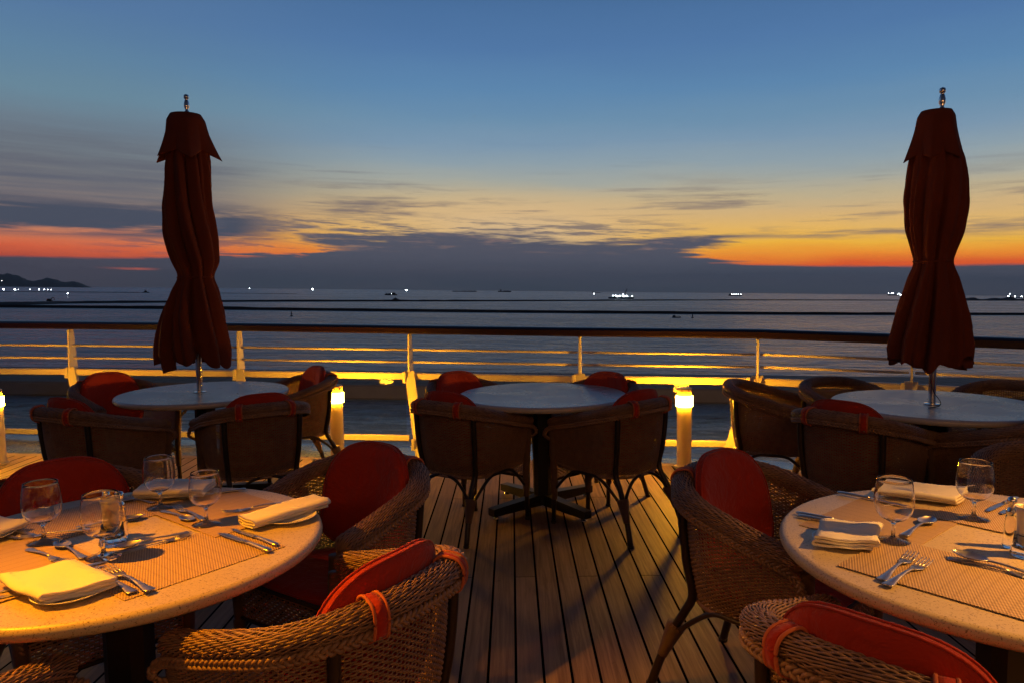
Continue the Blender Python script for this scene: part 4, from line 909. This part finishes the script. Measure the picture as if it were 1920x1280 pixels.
cutlery('knife', (-.655, 1.905), (-.85, 2.055), 'nearer of two parallel knives beside the rolled napkin ' + T_, gl)
cutlery('knife', (-.65, 1.95), (-.825, 2.09), 'farther of two parallel knives beside the rolled napkin ' + T_, gl)
cutlery('fork', (-.89, 1.65), (-1.07, 1.79), 'left of two crossed forks beside the flat napkin ' + T_, gl)
cutlery('fork', (-.84, 1.645), (-1.04, 1.80), 'right of two crossed forks beside the flat napkin ' + T_, gl, z=.006)
cutlery('knife', (-1.20, 1.69), (-1.045, 1.815), 'knife end showing from under the flat napkin, nearer forks, ' + T_, gl)
cutlery('knife', (-1.235, 1.715), (-1.055, 1.845), 'second knife showing from under the flat napkin ' + T_, gl)
cutlery('spoon', (-.94, 2.055), (-1.085, 1.925), 'spoon resting across a fork beside the candle holder ' + T_, gl, z=.007)
cutlery('fork', (-1.075, 1.905), (-.925, 2.045), 'fork lying under a spoon right of the candle holder ' + T_, gl)
cutlery('spoon', (-1.13, 1.865), (-1.275, 1.985), 'shiny spoon in front of the leftmost glass ' + T_, gl, z=.006)
cutlery('fork', (-1.33, 1.945), (-1.165, 1.84), 'small fork in front of the leftmost glass with tines to the right', gl)
cutlery('fork', (-.94, 2.17), (-1.09, 2.30), 'fork between the two right glasses, upper of the pair, ' + T_, gl, z=.006)
cutlery('spoon', (-1.12, 2.275), (-.975, 2.165), 'spoon between the two right glasses ' + T_, gl)
cutlery('fork', (-.73, 2.355), (-.915, 2.235), 'fork behind the rolled napkin ' + T_, gl)
cutlery('knife', (-.94, 2.51), (-1.13, 2.40), 'knife at the far edge behind the round glass ' + T_, gl)
cutlery('knife', (-1.56, 2.145), (-1.385, 2.055), 'upper of two knives by the left picture edge ' + T_, gl)
cutlery('knife', (-1.58, 2.10), (-1.41, 2.03), 'lower of two knives by the left picture edge ' + T_, gl)
cutlery('fork', (-1.255, 2.10), (-1.42, 2.03), 'fork whose tines show left of the centre glass foot ' + T_, gl, z=.004)
cutlery('spoon', (-1.30, 2.115), (-1.145, 2.215), 'gleaming spoon right behind the candle holder ' + T_, gl, z=.005)
cutlery('fork', (-1.19, 2.365), (-1.34, 2.43), 'fork beyond the candle holder toward the far edge ' + T_, gl)
cutlery('spoon', (-1.17, 2.42), (-1.33, 2.385), 'spoon beyond the candle holder toward the far edge ' + T_, gl)
cutlery('knife', (-1.33, 1.585), (-1.16, 1.70), 'upper of two long knives leaving the picture at left under the flat napkin', gl, z=.002)
cutlery('knife', (-1.30, 1.555), (-1.13, 1.675), 'lower of two long knives leaving the picture at left under the flat napkin', gl, z=.002)
T_ = 'on the laid right table'
cutlery('knife', (.855, 2.15), (1.03, 1.995), 'nearer of the paired knives behind the left napkin ' + T_, gr)
cutlery('knife', (.86, 2.175), (1.045, 2.015), 'farther of the paired knives behind the left napkin ' + T_, gr)
cutlery('knife', (1.08, 2.385), (1.235, 2.215), 'knife at the far side of the left placemat ' + T_, gr)
cutlery('spoon', (1.075, 1.965), (1.235, 2.105), 'spoon right of the left glass ' + T_, gr)
cutlery('fork', (.86, 1.665), (1.03, 1.83), 'farther of two parallel forks on the near placemat', gr)
cutlery('fork', (.852, 1.632), (1.045, 1.785), 'nearer of two parallel forks on the near placemat', gr)
cutlery('spoon', (1.27, 1.63), (1.105, 1.825), 'spoon propped on a fork at the inner end of the near placemat', gr, z=.008, tilt=.04)
cutlery('fork', (1.10, 1.80), (1.25, 1.64), 'fork under a propped spoon on the near placemat', gr)
cutlery('knife', (1.62, 2.30), (1.43, 2.165), 'farther of two butter knives on the right placemat', gr)
cutlery('knife', (1.66, 2.27), (1.455, 2.14), 'nearer of two butter knives on the right placemat', gr)

# goblets
def goblet(R=.044, H=.165, foot=.039):
    r = empty('wine_glass')
    o_ = [(.001, .0005), (foot, .0005), (foot, .0018), (foot*.6, .004), (.010, .009), (.0055, .016), (.0042, .034), (.0048, .046), (.0065, .052)]
    zb = .054; prof = []
    for k in range(1, 17):
        u_ = k/16; z = zb+(H-zb)*u_
        prof.append((R*float(np.interp(u_, [0, .03, .08, .16, .28, .42, .56, .72, .86, 1], [.12, .38, .60, .80, .94, .995, 1., .965, .915, .85])), z))
    out = o_+prof; top_ = prof[-1]; inn_ = [(p[0]-.0011, p[1]) for p in prof[::-1]]+[(.008, zb+.0075), (.001, zb+.006)]
    b = MB(); b.lathe(out+[(top_[0]-.0005, top_[1]+.0006)]+inn_, 64); me = b.mesh('glass'); 
    bpy.data.objects.remove(r); me.materials.append(glass); me.polygons.foreach_set('use_smooth', [True]*len(me.polygons)); return me
G1, G2 = goblet(.050, .172, .043), goblet(.046, .160, .041)
def put_glass(me, x, y, lb, g, s_=1.):
    o = bpy.data.objects.new('wine_glass', me); COL.objects.link(o); o.location = (x, y, ZT+.0035); o.scale = (s_, s_, s_); tag(o, lb, 'wine glass', g)
put_glass(G1, -1.325, 2.005, 'leftmost empty wine glass on the laid left table', 'wine glasses on the laid left table')
put_glass(G1, -1.09, 1.885, 'wine glass standing in front of the candle holder', 'wine glasses on the laid left table')
put_glass(G1, -1.145, 2.315, 'farthest wine glass, before the folded napkin pile on the left table', 'wine glasses on the laid left table', .97)
put_glass(G2, -.925, 2.145, 'rightmost wine glass on the laid left table', 'wine glasses on the laid left table', 1.0)
put_glass(G1, 1.03, 1.935, 'left wine glass on the laid right table', 'wine glasses on the laid right table')
put_glass(G1, 1.36, 2.11, 'far wine glass on the laid right table beside the big napkin', 'wine glasses on the laid right table')

# side plates and folded napkins
b = MB(); b.lathe([(.001, .004), (.05, .004), (.056, .006), (.078, .011), (.081, .0125), (.0815, .0115), (.078, .009), (.055, .001), (.001, .001)], 64); PLM = b.mesh('plate'); PLM.materials.append(china); PLM.polygons.foreach_set('use_smooth', [True]*len(PLM.polygons))
def plate(x, y, lb, g):
    o = bpy.data.objects.new('side_plate', PLM); COL.objects.link(o); o.location = (x, y, ZT+.003); tag(o, lb, 'plate', g)
def napkin(x, y, a_, L, W_, layers, th, seed, lb, g, z=.014, sag=.0, droop=0., skew=0., roll=False):
    rg = np.random.default_rng(seed); pts = []
    if roll:    # flattened roll
        k = 60
        for i in range(k):
            u_ = i/k; an_ = u_*2*PI*2.6+PI*.5; rr = .25+.75*u_; pts.append((math.cos(an_)*W_/2*rr, th*layers*.5+math.sin(an_)*th*layers*.5*rr))
    else:
        zc = 0
        for l in range(layers):
            w0 = W_/2*(1-.045*((layers-1-l) % 3)); s_ = 1 if l % 2 == 0 else -1; n_ = 9
            for i in range(n_): u_ = i/(n_-1); pts.append((s_*w0*(-1+2*u_)*.96, l*th+.35*th*math.sin(PI*u_*2+l)*.4))
            if l < layers-1:
                for i in range(1, 5): a2 = -PI/2+PI*i/5; pts.append((s_*(w0*.96+th*.9*math.cos(a2)), l*th+th/2+th/2*math.sin(a2)))
    c = np.array(pts); T = np.gradient(c, axis=0); T /= np.linalg.norm(T, axis=1)[:, None]+1e-9; N_ = np.stack([-T[:, 1], T[:, 0]], 1)
    hth = th*.40; A1, A2 = c+N_*hth, c-N_*hth; ring = np.vstack([A1, A2[::-1]]); m_ = len(ring); ns = 36; V = np.zeros((ns, m_, 3)); ph = rg.uniform(0, 6, 6)
    for i in range(ns):
        u_ = i/(ns-1); xx = (u_-.5)*L; k1 = .0035*math.sin(5*u_+ph[0])+.002*math.sin(11*u_+ph[1])
        hgt = ring[:, 1]/(layers*th)
        V[i, :, 0] = xx+.004*np.sin(ring[:, 0]*40+ph[2])*(abs(u_-.5)*2)**4+skew*ring[:, 0]+hgt*.006*math.sin(ph[4])
        V[i, :, 1] = ring[:, 0]*(1+.03*math.sin(6*u_+ph[3]))+k1*hgt
        V[i, :, 2] = ring[:, 1]*(1+.10*math.sin(4*u_+ph[5]))+.0025*hgt*np.sin(ring[:, 0]*55+u_*7+ph[1])-droop*(max(0, abs(u_-.5)-.25)*4)**2*.01
    F = [(i*m_+j, i*m_+(j+1) % m_, (i+1)*m_+(j+1) % m_, (i+1)*m_+j) for i in range(ns-1) for j in range(m_)]; hlf = len(c)
    for i in (0, ns-1): F += [(i*m_+j, i*m_+j+1, i*m_+m_-2-j, i*m_+m_-1-j) for j in range(hlf-1)]
    b = MB(); b.add(V.reshape(-1, 3), F); o = b.build('napkin', napm); o.location = (x, y, ZT+z); o.rotation_euler = (0, 0, a_); tag(o, lb, 'napkin', g)
PG, NG = 'side plates on the laid tables', 'cream napkins folded on side plates'
plate(-1.04, 1.655, 'white side plate under the flat square napkin at the near table edge', PG); napkin(-1.085, 1.685, rad(-35), .215, .155, 3, .0085, 1, 'flat square cream napkin brightly lit at the near edge of the left table', NG, skew=.25)
plate(-.69, 2.19, 'white side plate under the rolled napkin at the right of the left table', PG); napkin(-.705, 2.205, rad(50), .265, .08, 3, .010, 2, 'long rolled cream napkin at the right end of the left table', NG, z=.013)
plate(-1.18, 2.47, 'white side plate at the far edge of the left table behind a glass', PG); napkin(-1.17, 2.475, rad(2), .23, .15, 3, .0095, 3, 'bulky cream napkin on a plate at the far edge of the left table', NG, z=.013)
plate(-1.53, 2.05, 'white side plate cut by the left picture edge', PG); napkin(-1.53, 2.04, rad(75), .2, .13, 3, .009, 4, 'cream napkin on a plate cut by the left picture edge', NG, z=.013)
plate(.895, 1.93, 'white side plate under the crumpled napkin at the left of the right table', PG); napkin(.91, 1.945, rad(60), .175, .15, 3, .0082, 5, 'crumpled cream napkin on a plate at the left of the right table', NG, z=.013, skew=-.2)
plate(1.33, 2.34, 'white side plate under the large napkin at the far edge of the right table', PG); napkin(1.33, 2.335, rad(-32), .235, .15, 3, .0082, 6, 'large cream napkin with a raised corner at the far edge of the right table', NG, z=.013, skew=.2)

# candle holders: ribbed tapered glass with a frosted inner sleeve
def candle(x, y, lb):
    r = empty('candle_holder', (x, y, ZT+.0012)); tag(r, lb, 'candle holder', 'frosted candle holders')
    def rib(R, Z, th): return R*(1+.05*np.clip(1-Z/.05, 0, 1)*(np.sin(12*th)[None]*.5)), Z
    b = MB(); b.lathe([(.001, .0), (.034, .0), (.036, .003), (.0305, .03), (.0275, .056), (.0262, .058), (.0255, .054), (.0275, .02), (.001, .014)], 72, fn=rib); b.build('glass_body', glass, r)
    b = MB(); b.lathe([(.001, .018), (.0235, .019), (.0222, .05), (.0225, .085), (.025, .115), (.0288, .128), (.0275, .128), (.0235, .113), (.0212, .085), (.0208, .05), (.0205, .03), (.001, .03)], 48); b.build('frosted_sleeve', frost, r)
candle(-1.125, 1.995, 'frosted tapered candle holder in the middle of the laid left table'); candle(1.315, 1.825, 'frosted tapered candle holder cut by the right picture edge')
def shaker(x, y, lb):
    r = empty('shaker', (x, y, ZT+.0012)); tag(r, lb, 'shaker', 'small shakers with round chrome caps')
    b = MB(); b.lathe([(.001, 0), (.017, 0), (.0185, .006), (.0165, .04), (.014, .075), (.012, .09), (.001, .09)], 32); b.build('body', glass, r)
    b = MB(); b.lathe([(.001, .088), (.0125, .088), (.013, .1), (.008, .106), (.006, .11), (.0095, .116), (.0118, .125), (.009, .134), (.001, .137)], 28); b.build('cap', chrome, r)
shaker(-1.165, 2.045, 'chrome ball topped shaker just behind the candle holder, left one'); shaker(-1.125, 2.04, 'chrome ball topped shaker just behind the candle holder, right one')
shaker(1.315, 1.885, 'chrome capped shaker behind the candle holder at the right picture edge')

# ------------------------------------------------------------------ sea haze
hz = bpy.data.materials.new('sea_haze'); hz.use_nodes = True; hz.node_tree.nodes.remove(hz.node_tree.nodes['Principled BSDF'])
pv = hz.node_tree.nodes.new('ShaderNodeVolumePrincipled'); pv.inputs['Color'].default_value = (.78, .84, .92, 1); pv.inputs['Density'].default_value = 3.0e-5
hz.node_tree.links.new(pv.outputs[0], hz.node_tree.nodes['Material Output'].inputs['Volume'])
b = MB(); L_ = 17000; b.add([(x*L_, y*L_, z) for z in (-1, 420) for x, y in ((-1, -1), (1, -1), (1, 1), (-1, 1))], [(3, 2, 1, 0), (4, 5, 6, 7), (0, 1, 5, 4), (1, 2, 6, 5), (2, 3, 7, 6), (3, 0, 4, 7)])
ho = b.build('haze', hz, smooth=False); ho.matrix_world = SEA; tag(ho, kind='stuff')
